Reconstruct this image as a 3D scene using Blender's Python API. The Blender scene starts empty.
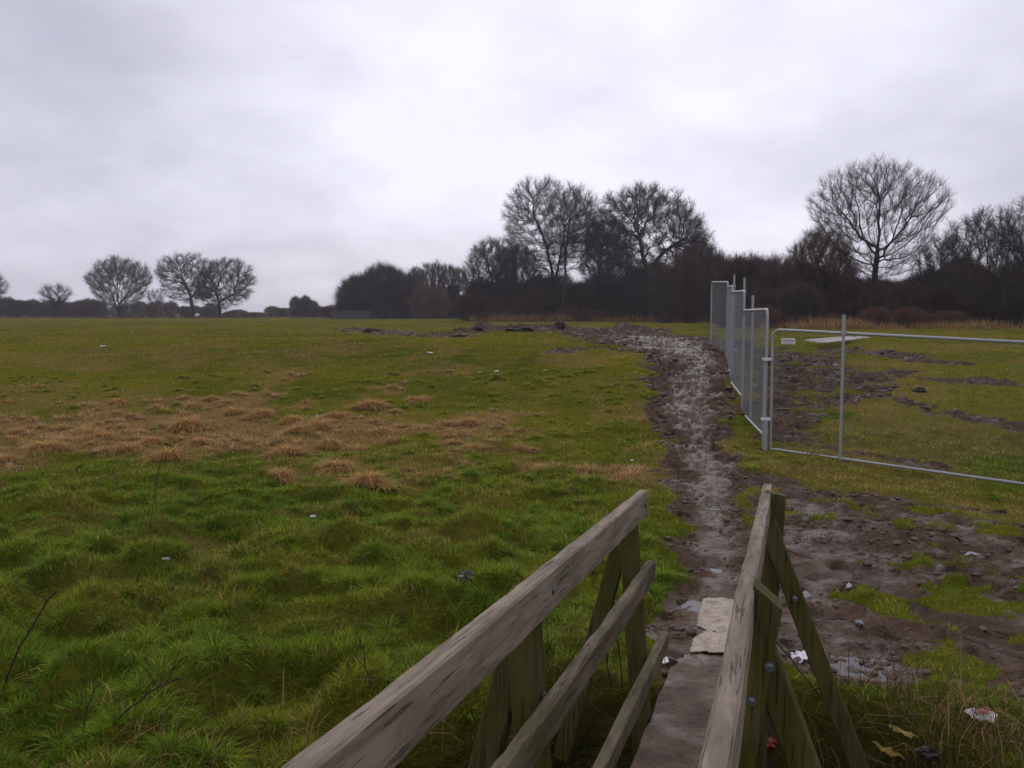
import bpy, bmesh, math, random
import numpy as np
from mathutils import Vector, Matrix

# ------------------------------------------------------------------ camera, sky, sun, exposure
F, Y0 = 900.0, 313.0
PITCH = math.atan((384 - Y0) / F)
SC = bpy.context.scene
COL = SC.collection
cam_d = bpy.data.cameras.new('camera'); cam = bpy.data.objects.new('camera', cam_d); COL.objects.link(cam)
cam_d.sensor_width = 36.0; cam_d.lens = 36.0 * F / 1024.0
cam_d.clip_start = 0.05; cam_d.clip_end = 20000
cam.location = (0, 0, 0); cam.rotation_euler = (math.pi / 2 - PITCH, 0, 0)
SC.camera = cam
SC.render.engine = 'CYCLES'
SC.cycles.use_denoising = True
SC.cycles.max_bounces = 5; SC.cycles.diffuse_bounces = 3; SC.cycles.glossy_bounces = 2
SC.cycles.transparent_max_bounces = 8; SC.cycles.volume_bounces = 0
SC.view_settings.view_transform = 'Standard'; SC.view_settings.look = 'None'
SC.view_settings.gamma = 1.0; SC.view_settings.exposure = 0.32
SC.view_settings.use_curve_mapping = False

SUN_EL, SUN_AZ = math.radians(38), math.radians(4)     # a veiled sun ahead of the camera
world = bpy.data.worlds.new('World'); SC.world = world; world.use_nodes = True
nt = world.node_tree; nt.nodes.clear()
def W(t, **k):
    n = nt.nodes.new(t)
    for a, b in k.items(): setattr(n, a, b)
    return n
def wl(a, b): nt.links.new(a, b)
def wmath(op, a, b=None, c=None, clamp=False):
    n = W('ShaderNodeMath', operation=op, use_clamp=clamp)
    for i, v in enumerate((a, b, c)):
        if v is None: continue
        if isinstance(v, (int, float)): n.inputs[i].default_value = v
        else: wl(v, n.inputs[i])
    return n.outputs[0]
out = W('ShaderNodeOutputWorld'); bg = W('ShaderNodeBackground'); wl(bg.outputs[0], out.inputs[0])
sky = W('ShaderNodeTexSky', sky_type='NISHITA', sun_disc=False, sun_elevation=SUN_EL, sun_rotation=SUN_AZ)
tc = W('ShaderNodeTexCoord')
sep = W('ShaderNodeSeparateXYZ'); wl(tc.outputs['Generated'], sep.inputs[0])
zz = wmath('ADD', wmath('MAXIMUM', sep.outputs[2], 0.0), 0.30)
px_ = wmath('DIVIDE', sep.outputs[0], zz); py_ = wmath('DIVIDE', sep.outputs[1], zz)
comb = W('ShaderNodeCombineXYZ'); wl(px_, comb.inputs[0]); wl(py_, comb.inputs[1])
mp = W('ShaderNodeMapping'); wl(comb.outputs[0], mp.inputs[0]); mp.inputs['Location'].default_value = (3.1, 1.7, 0.4)
n1 = W('ShaderNodeTexNoise'); wl(mp.outputs[0], n1.inputs['Vector'])
n1.inputs['Scale'].default_value = 0.75; n1.inputs['Detail'].default_value = 5; n1.inputs['Roughness'].default_value = 0.5
n1.inputs['Distortion'].default_value = 0.35
n2 = W('ShaderNodeTexNoise'); wl(mp.outputs[0], n2.inputs['Vector'])
n2.inputs['Scale'].default_value = 2.6; n2.inputs['Detail'].default_value = 4; n2.inputs['Roughness'].default_value = 0.55
def lobe(px, py, power):
    v = Vector(((px - 512) / F, 1, -(py - 384) / F)); c, s = math.cos(PITCH), math.sin(PITCH)
    v = Vector((v.x, v.y * c + v.z * s, -v.y * s + v.z * c)).normalized()
    d = W('ShaderNodeVectorMath', operation='DOT_PRODUCT'); wl(tc.outputs['Generated'], d.inputs[0]); d.inputs[1].default_value = v
    return wmath('POWER', wmath('MAXIMUM', d.outputs['Value'], 0.0), power)
b = wmath('MULTIPLY_ADD', n1.outputs[0], 1.3, -0.65)
b = wmath('ADD', b, wmath('MULTIPLY_ADD', n2.outputs[0], 0.55, -0.275))
b = wmath('ADD', b, wmath('MULTIPLY', lobe(560, -20, 12), 0.38))        # thin cloud in front of the sun
b = wmath('ADD', b, wmath('MULTIPLY', lobe(660, 130, 26), 0.16))
b = wmath('SUBTRACT', b, wmath('MULTIPLY', lobe(160, 240, 18), 0.24))     # the heavier grey bank low over the left field
b = wmath('ADD', b, 0.565)
cr = W('ShaderNodeValToRGB'); wl(b, cr.inputs[0])
e = cr.color_ramp.elements
e[0].position = 0.12; e[0].color = (0.29, 0.295, 0.37, 1)
e[1].position = 0.95; e[1].color = (0.80, 0.795, 0.91, 1)
m = e.new(0.5); m.color = (0.51, 0.505, 0.60, 1)
skyc = W('ShaderNodeMix', data_type='RGBA', blend_type='MIX')
skys = W('ShaderNodeMix', data_type='RGBA', blend_type='MULTIPLY'); skys.inputs[0].default_value = 1
wl(sky.outputs[0], skys.inputs[6]); skys.inputs[7].default_value = (0.08, 0.08, 0.08, 1)
skyc.inputs[0].default_value = 0.94
wl(skys.outputs[2], skyc.inputs[6]); wl(cr.outputs[0], skyc.inputs[7])
wl(skyc.outputs[2], bg.inputs[0]); bg.inputs[1].default_value = 1.0

sun_d = bpy.data.lights.new('sun', 'SUN'); sun_d.energy = 0.5; sun_d.angle = math.radians(35); sun_d.color = (1, 0.97, 0.93)
sun = bpy.data.objects.new('sun', sun_d); COL.objects.link(sun)
sun.rotation_euler = Vector((-math.sin(SUN_AZ) * math.cos(SUN_EL), -math.cos(SUN_AZ) * math.cos(SUN_EL), -math.sin(SUN_EL))).to_track_quat('-Z', 'Y').to_euler()

# ------------------------------------------------------------------ helpers
rng = np.random.default_rng(7); random.seed(7)
def tag(o, label=None, cat=None, group=None, kind=None):
    if label: o['label'] = label
    if cat: o['category'] = cat
    if group: o['group'] = group
    if kind: o['kind'] = kind
    return o
def empty(name, loc=(0, 0, 0), rz=0.0):
    o = bpy.data.objects.new(name, None); COL.objects.link(o); o.location = loc; o.rotation_euler = (0, 0, rz); o.empty_display_size = .2
    return o
def mesh_np(name, V, faces, mat, parent=None, smooth=False, col=None, attrs=None):
    """faces: list of int arrays (n,3) or (n,4)"""
    me = bpy.data.meshes.new(name)
    V = np.asarray(V, dtype=np.float32).reshape(-1, 3)
    faces = [np.asarray(f, dtype=np.int32) for f in faces if len(f)]
    loops = np.concatenate([f.ravel() for f in faces]) if faces else np.zeros(0, np.int32)
    tot = np.concatenate([np.full(len(f), f.shape[1], np.int32) for f in faces])
    start = np.concatenate([[0], np.cumsum(tot)[:-1]]).astype(np.int32)
    me.vertices.add(len(V)); me.vertices.foreach_set('co', V.ravel())
    me.loops.add(len(loops)); me.loops.foreach_set('vertex_index', loops)
    me.polygons.add(len(tot)); me.polygons.foreach_set('loop_start', start)
    me.polygons.foreach_set('use_smooth', np.full(len(tot), smooth))
    if col is not None:
        a = me.color_attributes.new('tint', 'FLOAT_COLOR', 'POINT')
        c4 = np.ones((len(V), 4), np.float32); c4[:, :3] = col; a.data.foreach_set('color', c4.ravel())
    for k, v in (attrs or {}).items():
        a = me.attributes.new(k, 'FLOAT', 'POINT'); a.data.foreach_set('value', np.asarray(v, np.float32))
    me.update(calc_edges=True); me.validate(verbose=False)
    if mat: me.materials.append(mat)
    o = bpy.data.objects.new(name, me); COL.objects.link(o)
    if parent: o.parent = parent
    return o
def hash2(ix, iy, seed):
    h = (ix.astype(np.int64) * 374761393 + iy.astype(np.int64) * 668265263 + seed * 974634777) & 0xFFFFFFFF
    h = ((h ^ (h >> 13)) * 1274126177) & 0xFFFFFFFF
    return ((h ^ (h >> 16)) & 0xFFFFFF) / float(0xFFFFFF)
def vnoise(x, y, seed=0):
    ix = np.floor(x); iy = np.floor(y); fx = x - ix; fy = y - iy
    fx = fx * fx * fx * (fx * (fx * 6 - 15) + 10); fy = fy * fy * fy * (fy * (fy * 6 - 15) + 10)
    ix = ix.astype(np.int64); iy = iy.astype(np.int64)
    a = hash2(ix, iy, seed); b_ = hash2(ix + 1, iy, seed); c = hash2(ix, iy + 1, seed); d = hash2(ix + 1, iy + 1, seed)
    return (a + (b_ - a) * fx) * (1 - fy) + (c + (d - c) * fx) * fy
def fbm(x, y, seed=0, oct=4, rough=0.5):
    x = np.asarray(x, float); y = np.asarray(y, float); s = 0; w = 1; t = 0
    for i in range(oct):
        ca, sa = math.cos(i * 1.1 + .4), math.sin(i * 1.1 + .4)
        s = s + w * vnoise((x * ca - y * sa) * 2 ** i + 13.7 * i, (x * sa + y * ca) * 2 ** i - 7.1 * i, seed + i); t += w; w *= rough
    return s / t
def sstep(a, b_, x):
    t = np.clip((x - a) / (b_ - a), 0, 1); return t * t * (3 - 2 * t)
def ray(x, y):
    v = ((x - 512) / F, 1.0, -(y - 384) / F); c, s = math.cos(PITCH), math.sin(PITCH)
    return np.array([v[0], v[1] * c + v[2] * s, -v[1] * s + v[2] * c])
# big shape of the land: low by the ditch, rising about a metre to the open field
def macro(X, Y):
    X = np.asarray(X, float); Y = np.asarray(Y, float)
    return -2.05 + 1.10 * sstep(11.5, 30, Y + 0.12 * X) + 0.40 * sstep(2.2, 0.4, Y) - (.09 * sstep(3.1, 3.9, X) + .14 * sstep(4.2, 6.3, X)) * sstep(16, 12.5, Y) * sstep(8, 10.5, Y) + 0.12 * (fbm(X / 14, Y / 14, 5, 2) - .5) * sstep(10, 25, Y)
def at(x, y):
    """point of the land seen at a pixel of the photograph"""
    d = ray(x, y); prev = 1.5
    t = 1.5
    while t < 1200:
        p = d * t
        if p[2] < float(macro(p[0], p[1])): break
        prev = t; t *= 1.01
    lo, hi = prev, t
    for _ in range(20):
        mid = (lo + hi) / 2; p = d * mid
        if p[2] < float(macro(p[0], p[1])): hi = mid
        else: lo = mid
    return float(p[0]), float(p[1])
def seg_dist(X, Y, pts):
    """distance to a polyline and the width interpolated there; pts (x,y,w)"""
    best = np.full(np.shape(X), 1e9); wd = np.zeros(np.shape(X))
    for (x0, y0, w0), (x1, y1, w1) in zip(pts[:-1], pts[1:]):
        dx, dy = x1 - x0, y1 - y0; L = dx * dx + dy * dy + 1e-9
        t = np.clip(((X - x0) * dx + (Y - y0) * dy) / L, 0, 1)
        d = np.hypot(X - x0 - t * dx, Y - y0 - t * dy); w = w0 + (w1 - w0) * t
        q = (d - w) < (best - wd); best = np.where(q, d, best); wd = np.where(q, w, wd)
    return best, wd
def pl(*pts): return [(*at(x, y), w) for x, y, w in pts]
PATH = pl((700, 700, .34), (708, 640, .36), (712, 580, .34), (716, 530, .36), (708, 480, .45), (696, 440, .56), (690, 410, .74), (692, 385, .88), (697, 365, 1.05), (690, 353, 1.35), (668, 345, 2.0), (640, 338, 2.6))
FARMUD = pl((700, 352, 1.6), (640, 337, 2.6), (590, 331, 3.2), (545, 329.5, 2.6), (500, 331, 1.6))
FARMUD2 = pl((470, 332, .8), (430, 337, 1.2), (380, 333, 1.2), (345, 330, 1.0))
FARMUD3 = pl((560, 352, .5), (600, 348, .7), (650, 350, .8))
RIGHT = [pl((790, 500, .5), (830, 540, .75), (880, 570, .75), (940, 600, .5), (1010, 615, .35)),
         pl((800, 560, .45), (830, 600, .5), (850, 660, .30)),
         pl((800, 600, .3), (790, 640, .35)),
         pl((880, 505, .25), (940, 520, .35), (1060, 560, .55), (1200, 600, .5)),
         pl((760, 480, .5), (840, 495, .3), (930, 505, .28), (1060, 515, .35)),
         pl((940, 640, .3), (1010, 650, .5), (1100, 670, .6))]
INFEN = [pl((785, 358, 1.3), (797, 380, 1.0), (797, 405, .75), (790, 430, .5)), pl((830, 372, .9), (862, 388, .6), (900, 372, .4)),
         pl((855, 350, .7), (915, 360, .5), (960, 362, .4)), pl((775, 440, .4), (850, 452, .35), (940, 470, .2)),
         pl((870, 395, .3), (960, 415, .2), (1024, 430, .2)), pl((930, 380, .35), (1010, 385, .3))]
PUDDLES = [(pl((858, 652, .3))[0], .36, .30), (pl((700, 598, .3))[0], .50, .30), (pl((608, 598, .3))[0], .30, .30), (pl((832, 612, .2))[0], .24, .14), (pl((875, 548, .3))[0], .42, .14), (pl((800, 585, .3))[0], .12, .16), (pl((985, 545, .3))[0], .5, .10), (pl((808, 520, .3))[0], .16, .12), (pl((950, 585, .3))[0], .3, .10), (pl((712, 560, .3))[0], .12, .2), (pl((716, 500, .3))[0], .14, .3),
           (pl((690, 405, .3))[0], .30, .45), (pl((662, 346, .3))[0], 1.2, .9), (pl((800, 705, .3))[0], .01, .01), (pl((905, 560, .3))[0], .35, .18), (pl((620, 640, .3))[0], .28, .25)]
DITCH = [(-2.6, -.5, .5), (-1.15, 2.2, .5), (-0.45, 3.45, .55), (.6, 3.98, .62), (1.35, 4.04, .66), (1.85, 3.0, .5), (3.2, 1.2, .6), (8, -3, .8)]
def masks(X, Y):
    X = np.asarray(X, float); Y = np.asarray(Y, float)
    n = fbm(X * 1.3, Y * 1.3, 21, 4, .6) - .5; gp_ = .75 * sstep(.60, .68, fbm(X * 2.3, Y * 2.3, 27, 4, .6)); n2_ = fbm(X * .35, Y * .35, 25, 3) - .5
    d, w = seg_dist(X, Y, PATH); mud = sstep(.35, -.35, (d - w) / (w * .8 + .1) + n * 1.8)
    wet = sstep(.2, -.6, (d - w * .55) / (w * .7 + .1) + n)
    for P in (FARMUD,):
        d, w = seg_dist(X, Y, P); mud = np.maximum(mud, sstep(.3, -.3, (d - w) / (w * .8) + n2_ * 2.2 + n * .9) * (1 - gp_ * .5))
    for P in (FARMUD2,):
        d, w = seg_dist(X, Y, P); mud = np.maximum(mud, .8 * sstep(.3, -.3, (d - w) / (w * .8) + n2_ * 2.5 + n * 3.0 + .35))
    d, w = seg_dist(X, Y, FARMUD3); mud = np.maximum(mud, .7 * sstep(.3, -.3, (d - w) / w + n * 3 + .2))
    for P in RIGHT:
        d, w = seg_dist(X, Y, P); mud = np.maximum(mud, sstep(.3, -.3, (d - w) / (w * .8 + .05) + n * 2.4 - .15) * (1 - gp_))
    for P in RIGHT[:4]:
        d, w = seg_dist(X, Y, P); wet = np.maximum(wet, .55 * sstep(.2, -.5, (d - w * .6) / (w * .7 + .05) + n * 1.6))
    for P in INFEN:
        d, w = seg_dist(X, Y, P); mud = np.maximum(mud, .92 * sstep(.3, -.3, (d - w) / (w * .8 + .05) + n * 3.2 - .05) * (1 - gp_))
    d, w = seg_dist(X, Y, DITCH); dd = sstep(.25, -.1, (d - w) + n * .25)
    pud = np.zeros_like(X)
    for (x, y, _), rx, ry in PUDDLES:
        pud = np.maximum(pud, sstep(1.25, .55, np.hypot((X - x) / rx, (Y - y) / ry) + n * 1.3))
    return mud, wet, dd, pud
def height(X, Y, M=None):
    X = np.asarray(X, float); Y = np.asarray(Y, float)
    mud, wet, dd, pud = masks(X, Y) if M is None else M
    h = macro(X, Y)
    far = sstep(60, 25, Y); nearleft = sstep(14, 6, Y) * sstep(2.0, -.2, X)
    a = fbm(X * 2.1, Y * 2.1, 40, 2, .4); b1 = fbm(X * .8, Y * .8, 43, 3)
    hum = (np.clip(a - .42, 0, 1) * .34) * (.30 + 1.0 * nearleft) + (b1 - .5) * .12
    hum = hum + nearleft * sstep(.42, .64, fbm(X * 2.9, Y * 2.9, 97, 2, .4)) * .095
    h = h + (1 - np.maximum(mud, dd)) * hum * (.25 + .75 * far)
    l1 = fbm(X * 4.5, Y * 3.2, 50, 4, .6); l2 = fbm(X * 1.1, Y * 1.1, 55, 3, .55)
    rid = 1 - np.abs(2 * l1 - 1)
    amp = .045 + .070 * sstep(8, 16, Y) + .10 * sstep(30, 48, Y)
    right = sstep(1.7, 2.3, X) * sstep(13, 10, Y)
    amp = amp * (1 - .25 * right)
    h = h + mud * (-.045 + amp * (rid - .55) * 1.3 + (l2 - .5) * (.05 + .12 * sstep(9, 20, Y)))
    p1 = fbm(X * 5.2 + .6 * l2, Y * 4.0, 58, 3, .55); p2 = fbm(X * 9.5, Y * 7.5, 59, 2, .5); pw_ = 1 + .9 * sstep(9, 18, Y) - .75 * wet * sstep(14, 9, Y)
    h = h + mud * (1 - .9 * pud) * pw_ * (.050 * sstep(.44, .56, p1) + .022 * sstep(.40, .60, p2) - .035)
    # thrown-up clods along the far end of the track
    cl = fbm(X * .55, Y * .28, 61, 3, .6); h = h + mud * sstep(34, 46, Y) * np.clip(cl - .5, 0, 1) * 1.1 + mud * sstep(34, 46, Y) * np.clip(l1 - .5, 0, 1) * .8
    h = h - dd * .85 + dd * (l1 - .5) * .16
    h = h - pud * (1 - dd) * .055 * (1 + .8 * sstep(15, 25, Y))
    # level apron where the deck lands
    ap = sstep(.75, .35, np.hypot((X - 1.15) / .9, (Y - 5.35))) ; h = h * (1 - ap * (1 - dd)) + ap * (1 - dd) * (-2.022 + (l1 - .5) * .06)
    return h
def H(x, y): return float(height(np.array([x]), np.array([y]))[0])
def atf(x, y):
    d = ray(x, y); t = np.geomspace(2.2, 500, 4000); P = t[:, None] * d; k = np.nonzero(P[:, 2] < height(P[:, 0], P[:, 1]))[0]
    return at(x, y) if len(k) == 0 else (float(P[k[0], 0]), float(P[k[0], 1]))
def spot(x, y):
    X, Y = atf(x, y); return Vector((X, Y, H(X, Y)))

# ------------------------------------------------------------------ materials
def new_mat(name):
    m = bpy.data.materials.new(name); m.use_nodes = True; t = m.node_tree; p = t.nodes['Principled BSDF']
    return m, t, p
class G:
    def __init__(s, t): s.t = t
    def n(s, ty, **k):
        n = s.t.nodes.new(ty)
        for a, b_ in k.items(): setattr(n, a, b_)
        return n
    def l(s, a, b_): s.t.links.new(a, b_)
    def put(s, sock, v):
        if hasattr(v, 'is_output'): s.l(v, sock)
        elif isinstance(v, tuple) and len(v) == 3 and sock.type == 'RGBA': sock.default_value = (*v, 1)
        else: sock.default_value = v
    def math(s, op, a, b_=0.0, clamp=False):
        n = s.n('ShaderNodeMath', operation=op, use_clamp=clamp); s.put(n.inputs[0], a); s.put(n.inputs[1], b_); return n.outputs[0]
    def mix(s, f, a, b_, mode='MIX'):
        n = s.n('ShaderNodeMix', data_type='RGBA', blend_type=mode); s.put(n.inputs[0], f); s.put(n.inputs[6], a); s.put(n.inputs[7], b_); return n.outputs[2]
    def coord(s, scale=(1, 1, 1), kind='Object'):
        t = s.n('ShaderNodeTexCoord'); m = s.n('ShaderNodeMapping'); s.l(t.outputs[kind], m.inputs[0]); m.inputs['Scale'].default_value = scale; return m.outputs[0]
    def noise(s, vec, scale, detail=4, rough=.55, dist=0.0):
        n = s.n('ShaderNodeTexNoise'); s.l(vec, n.inputs['Vector']); n.inputs['Scale'].default_value = scale
        n.inputs['Detail'].default_value = detail; n.inputs['Roughness'].default_value = rough; n.inputs['Distortion'].default_value = dist; return n.outputs[0]
    def rng(s, v, a, b_, c=0.0, d=1.0):
        n = s.n('ShaderNodeMapRange', interpolation_type='SMOOTHSTEP'); s.put(n.inputs[0], v)
        for i, q in enumerate((a, b_, c, d)): n.inputs[i + 1].default_value = q
        return n.outputs[0]
    def bump(s, h, dist, strength=1.0):
        n = s.n('ShaderNodeBump'); s.l(h, n.inputs['Height']); n.inputs['Distance'].default_value = dist; n.inputs['Strength'].default_value = strength; return n.outputs[0]
    def attr(s, name):
        n = s.n('ShaderNodeAttribute'); n.attribute_name = name; return n

def mat_ground():
    m, t, p = new_mat('ground'); g = G(t); c = g.coord()
    big = g.noise(c, .12, 4); mid = g.noise(c, .9, 5, .6); fine = g.noise(c, 9, 5, .65); vf = g.noise(c, 60, 3, .6)
    green = g.mix(g.rng(mid, .35, .65), (.056, .078, .006), (.112, .112, .011))
    green = g.mix(g.rng(big, .38, .62), green, g.mix(g.rng(fine, .3, .7), (.185, .160, .014), (.112, .115, .010)))
    green = g.mix(g.math('MULTIPLY', g.rng(fine, .52, .72), .55), green, (.088, .066, .020))
    green = g.mix(g.math('MULTIPLY', g.rng(vf, .45, .75), .5), green, (.02, .026, .006))
    dry = g.attr('dry').outputs['Fac']
    green = g.mix(g.math('MULTIPLY', dry, g.rng(fine, .25, .6)), green, (.24, .145, .06))
    mudc = g.mix(g.rng(fine, .3, .7), (.095, .061, .039), (.205, .146, .100))
    mudc = g.mix(g.rng(mid, .4, .62), mudc, (.120, .085, .060)); mudc = g.mix(g.math('MULTIPLY', g.rng(vf, .5, .75), .5), mudc, (.03, .018, .013))
    md = g.attr('mud').outputs['Fac']
    f = g.rng(g.math('ADD', md, g.math('MULTIPLY', g.math('SUBTRACT', fine, .5), .9)), .38, .56)
    mudc = g.mix(g.math('MULTIPLY', g.rng(g.noise(c, 4.2, 5, .7, .6), .52, .62), .75), mudc, (.030, .018, .011))
    mudc = g.mix(g.math('MULTIPLY', g.attr('wet').outputs['Fac'], .45), g.mix(.30, mudc, (.030, .017, .010)), g.mix(.5, mudc, (.160, .108, .072)))
    base = g.mix(f, green, mudc)
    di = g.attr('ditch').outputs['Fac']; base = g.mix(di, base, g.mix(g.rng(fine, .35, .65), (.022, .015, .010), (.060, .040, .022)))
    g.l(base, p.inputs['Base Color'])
    wet = g.attr('wet').outputs['Fac']
    sl = g.rng(g.math('ADD', g.noise(c, 2.6, 5, .65, .4), g.math('MULTIPLY', wet, .20)), .46, .72)
    r_ = g.math('SUBTRACT', .86, g.math('MULTIPLY', g.math('MULTIPLY', f, sl), .56)); g.l(r_, p.inputs['Roughness'])
    g.l(g.math('MULTIPLY', g.math('MULTIPLY', f, sl), .20), p.inputs['Specular IOR Level'])
    tr1 = g.noise(c, 5.5, 4, .6, .5)
    hh = g.math('ADD', g.math('MULTIPLY', fine, .8), g.math('ADD', g.math('MULTIPLY', vf, .25), g.math('MULTIPLY', tr1, 1.5)))
    g.l(g.bump(hh, .055, 1.0), p.inputs['Normal'])
    return m
def mat_blade(name, trans=.25):
    m, t, p = new_mat(name); g = G(t)
    a = g.attr('tint'); g.l(a.outputs['Color'], p.inputs['Base Color']); p.inputs['Roughness'].default_value = .7
    p.inputs['Specular IOR Level'].default_value = .03
    tr = g.n('ShaderNodeBsdfTranslucent'); g.l(a.outputs['Color'], tr.inputs[0])
    mx = g.n('ShaderNodeMixShader'); mx.inputs[0].default_value = trans; g.l(p.outputs[0], mx.inputs[1]); g.l(tr.outputs[0], mx.inputs[2])
    g.l(mx.outputs[0], t.nodes['Material Output'].inputs['Surface']); return m
def mat_bark(name, a, b_, scale=3.0):
    m, t, p = new_mat(name); g = G(t); c = g.coord((1, 1, .3))
    n = g.noise(c, scale, 4, .6); g.l(g.mix(g.rng(n, .3, .7), a, b_), p.inputs['Base Color']); p.inputs['Roughness'].default_value = .9
    p.inputs['Specular IOR Level'].default_value = .2
    return m
def mat_wood(name, axis, a, b_, algae=0.0, dark=(.03, .02, .016)):
    m, t, p = new_mat(name); g = G(t)
    s = [26, 26, 26]; s[axis] = 2.6; c = g.coord(tuple(s)); s2 = [110, 110, 110]; s2[axis] = 5.0; c2 = g.coord(tuple(s2)); c0 = g.coord()
    gr = g.noise(c, 1, 5, .6, .6); fi = g.noise(c2, 1, 4, .6, .3); bl = g.noise(c0, 5.5, 4, .6); st = g.noise(c0, 1.6, 3)
    col = g.mix(g.rng(gr, .3, .7), a, b_)
    col = g.mix(g.math('MULTIPLY', g.rng(fi, .55, .75), .55), col, dark)
    col = g.mix(g.math('MULTIPLY', g.rng(bl, .5, .75), .45), col, tuple(x * .55 for x in a))
    if algae:
        col = g.mix(g.math('MULTIPLY', g.rng(g.math('ADD', g.math('MULTIPLY', bl, .5), g.math('MULTIPLY', st, .5)), .50 - .22 * algae, .62), min(1, algae)), col, g.mix(g.rng(fi, .3, .7), (.080, .080, .008), (.044, .043, .006)))
    g.l(col, p.inputs['Base Color']); p.inputs['Roughness'].default_value = .8; p.inputs['Specular IOR Level'].default_value = .15
    crk = g.rng(fi, .60, .70); hh = g.math('SUBTRACT', g.math('MULTIPLY', gr, .6), crk)
    g.l(g.bump(hh, .006, .9), p.inputs['Normal'])
    return m
def mat_plain(name, colr, rough=.6, metal=0.0, var=.25, scale=8.0):
    m, t, p = new_mat(name); g = G(t); c = g.coord(); n = g.noise(c, scale, 4, .6)
    g.l(g.mix(n, tuple(x * (1 - var) for x in colr), tuple(min(1, x * (1 + var)) for x in colr)), p.inputs['Base Color'])
    p.inputs['Roughness'].default_value = rough; p.inputs['Metallic'].default_value = metal
    return m
M = {}
M['ground'] = mat_ground()
M['blade'] = mat_blade('grass_blades')
M['leaf'] = mat_blade('ivy_leaves', .1)
M['bark'] = mat_bark('oak_bark', (.030, .024, .021), (.062, .050, .043))
M['twig'] = mat_bark('winter_twigs', (.055, .040, .038), (.095, .070, .066), 1.0)
M['scrub'] = mat_bark('scrub_twigs', (.062, .036, .028), (.115, .068, .050), 1.0)
M['russet'] = mat_bark('russet_twigs', (.11, .055, .034), (.17, .095, .055), 1.0)
M['pale_twig'] = mat_bark('pale_twigs', (.09, .075, .07), (.13, .11, .10), 1.0)
M['rail'] = mat_wood('weathered_rail', 1, (.165, .132, .092), (.31, .252, .185))
M['rail_dirty'] = mat_wood('mossy_rail', 1, (.105, .082, .052), (.215, .172, .115), .55)
M['post'] = mat_wood('algae_post', 2, (.065, .052, .024), (.115, .095, .042), .85)
M['galv'] = mat_plain('galvanised_steel', (.33, .34, .35), .5, .5, .12, 20)
M['wire'] = mat_plain('galvanised_wire', (.24, .245, .25), .6, .3, .1, 20)
M['bolt'] = mat_plain('dull_bolt', (.16, .17, .20), .4, .7, .2, 40)
M['white'] = mat_plain('off_white', (.62, .62, .62), .55, 0, .12, 20)
M['grime'] = mat_plain('grey_ink', (.22, .23, .25), .6, 0, .1, 20)
M['black'] = mat_plain('black_plastic', (.012, .012, .013), .45)
M['yellow'] = mat_plain('yellow_wrapper', (.50, .38, .06), .4, 0, .3, 30)
M['red'] = mat_plain('red_wrapper', (.30, .04, .025), .4, 0, .3, 30)
M['lump'] = mat_plain('mud_lumps', (.095, .063, .042), .85, 0, .6, 3)
M['earth'] = mat_plain('bare_earth', (.030, .019, .014), .95, 0, .4, 14)
M['stem'] = mat_bark('dead_stem', (.035, .022, .014), (.07, .045, .03), 6)
M['board'] = mat_wood('pale_boards', 1, (.42, .40, .39), (.62, .60, .60))
M['wall'] = mat_plain('grey_render', (.05, .053, .053), .8)
M['roof'] = mat_plain('brown_tiles', (.07, .04, .035), .8)
M['dark_rail'] = mat_plain('dark_railing', (.02, .018, .02), .6)
def mat_deck():
    m, t, p = new_mat('muddy_deck'); g = G(t); c = g.coord()
    a = g.noise(c, 3.5, 5, .6); b_ = g.noise(c, 22, 4, .6); w = g.noise(c, 2.3, 3, .5)
    col = g.mix(g.rng(a, .35, .65), (.085, .056, .037), (.165, .118, .083)); p.inputs['Specular IOR Level'].default_value = .3; col = g.mix(g.math('MULTIPLY', g.rng(b_, .5, .7), .5), col, (.028, .017, .012))
    g.l(col, p.inputs['Base Color']); g.l(g.rng(w, .50, .64, .85, .42), p.inputs['Roughness'])
    g.l(g.bump(g.math('ADD', a, g.math('MULTIPLY', b_, .6)), .02, .8), p.inputs['Normal']); return m
M['deck'] = mat_deck()
def mat_water():
    m, t, p = new_mat('puddle_water'); g = G(t); c = g.coord(); n = g.noise(c, 7, 3, .5)
    g.l(g.mix(n, (.028, .021, .017), (.045, .034, .028)), p.inputs['Base Color'])
    p.inputs['Roughness'].default_value = .05; p.inputs['IOR'].default_value = 1.33; p.inputs['Specular IOR Level'].default_value = .8
    g.l(g.bump(n, .004, .5), p.inputs['Normal']); return m
M['water'] = mat_water()
def mat_card():
    m, t, p = new_mat('sodden_cardboard'); g = G(t); c = g.coord(); a = g.noise(c, 9, 5, .6, .4); b_ = g.noise(c, 34, 4, .65)
    col = g.mix(g.rng(a, .36, .64), (.38, .295, .20), (.23, .17, .115)); col = g.mix(g.math('MULTIPLY', g.rng(b_, .5, .68), .75), col, (.10, .07, .05))
    g.l(col, p.inputs['Base Color']); p.inputs['Roughness'].default_value = .55; g.l(g.bump(b_, .004, .8), p.inputs['Normal']); return m
M['card'] = mat_card()

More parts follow.
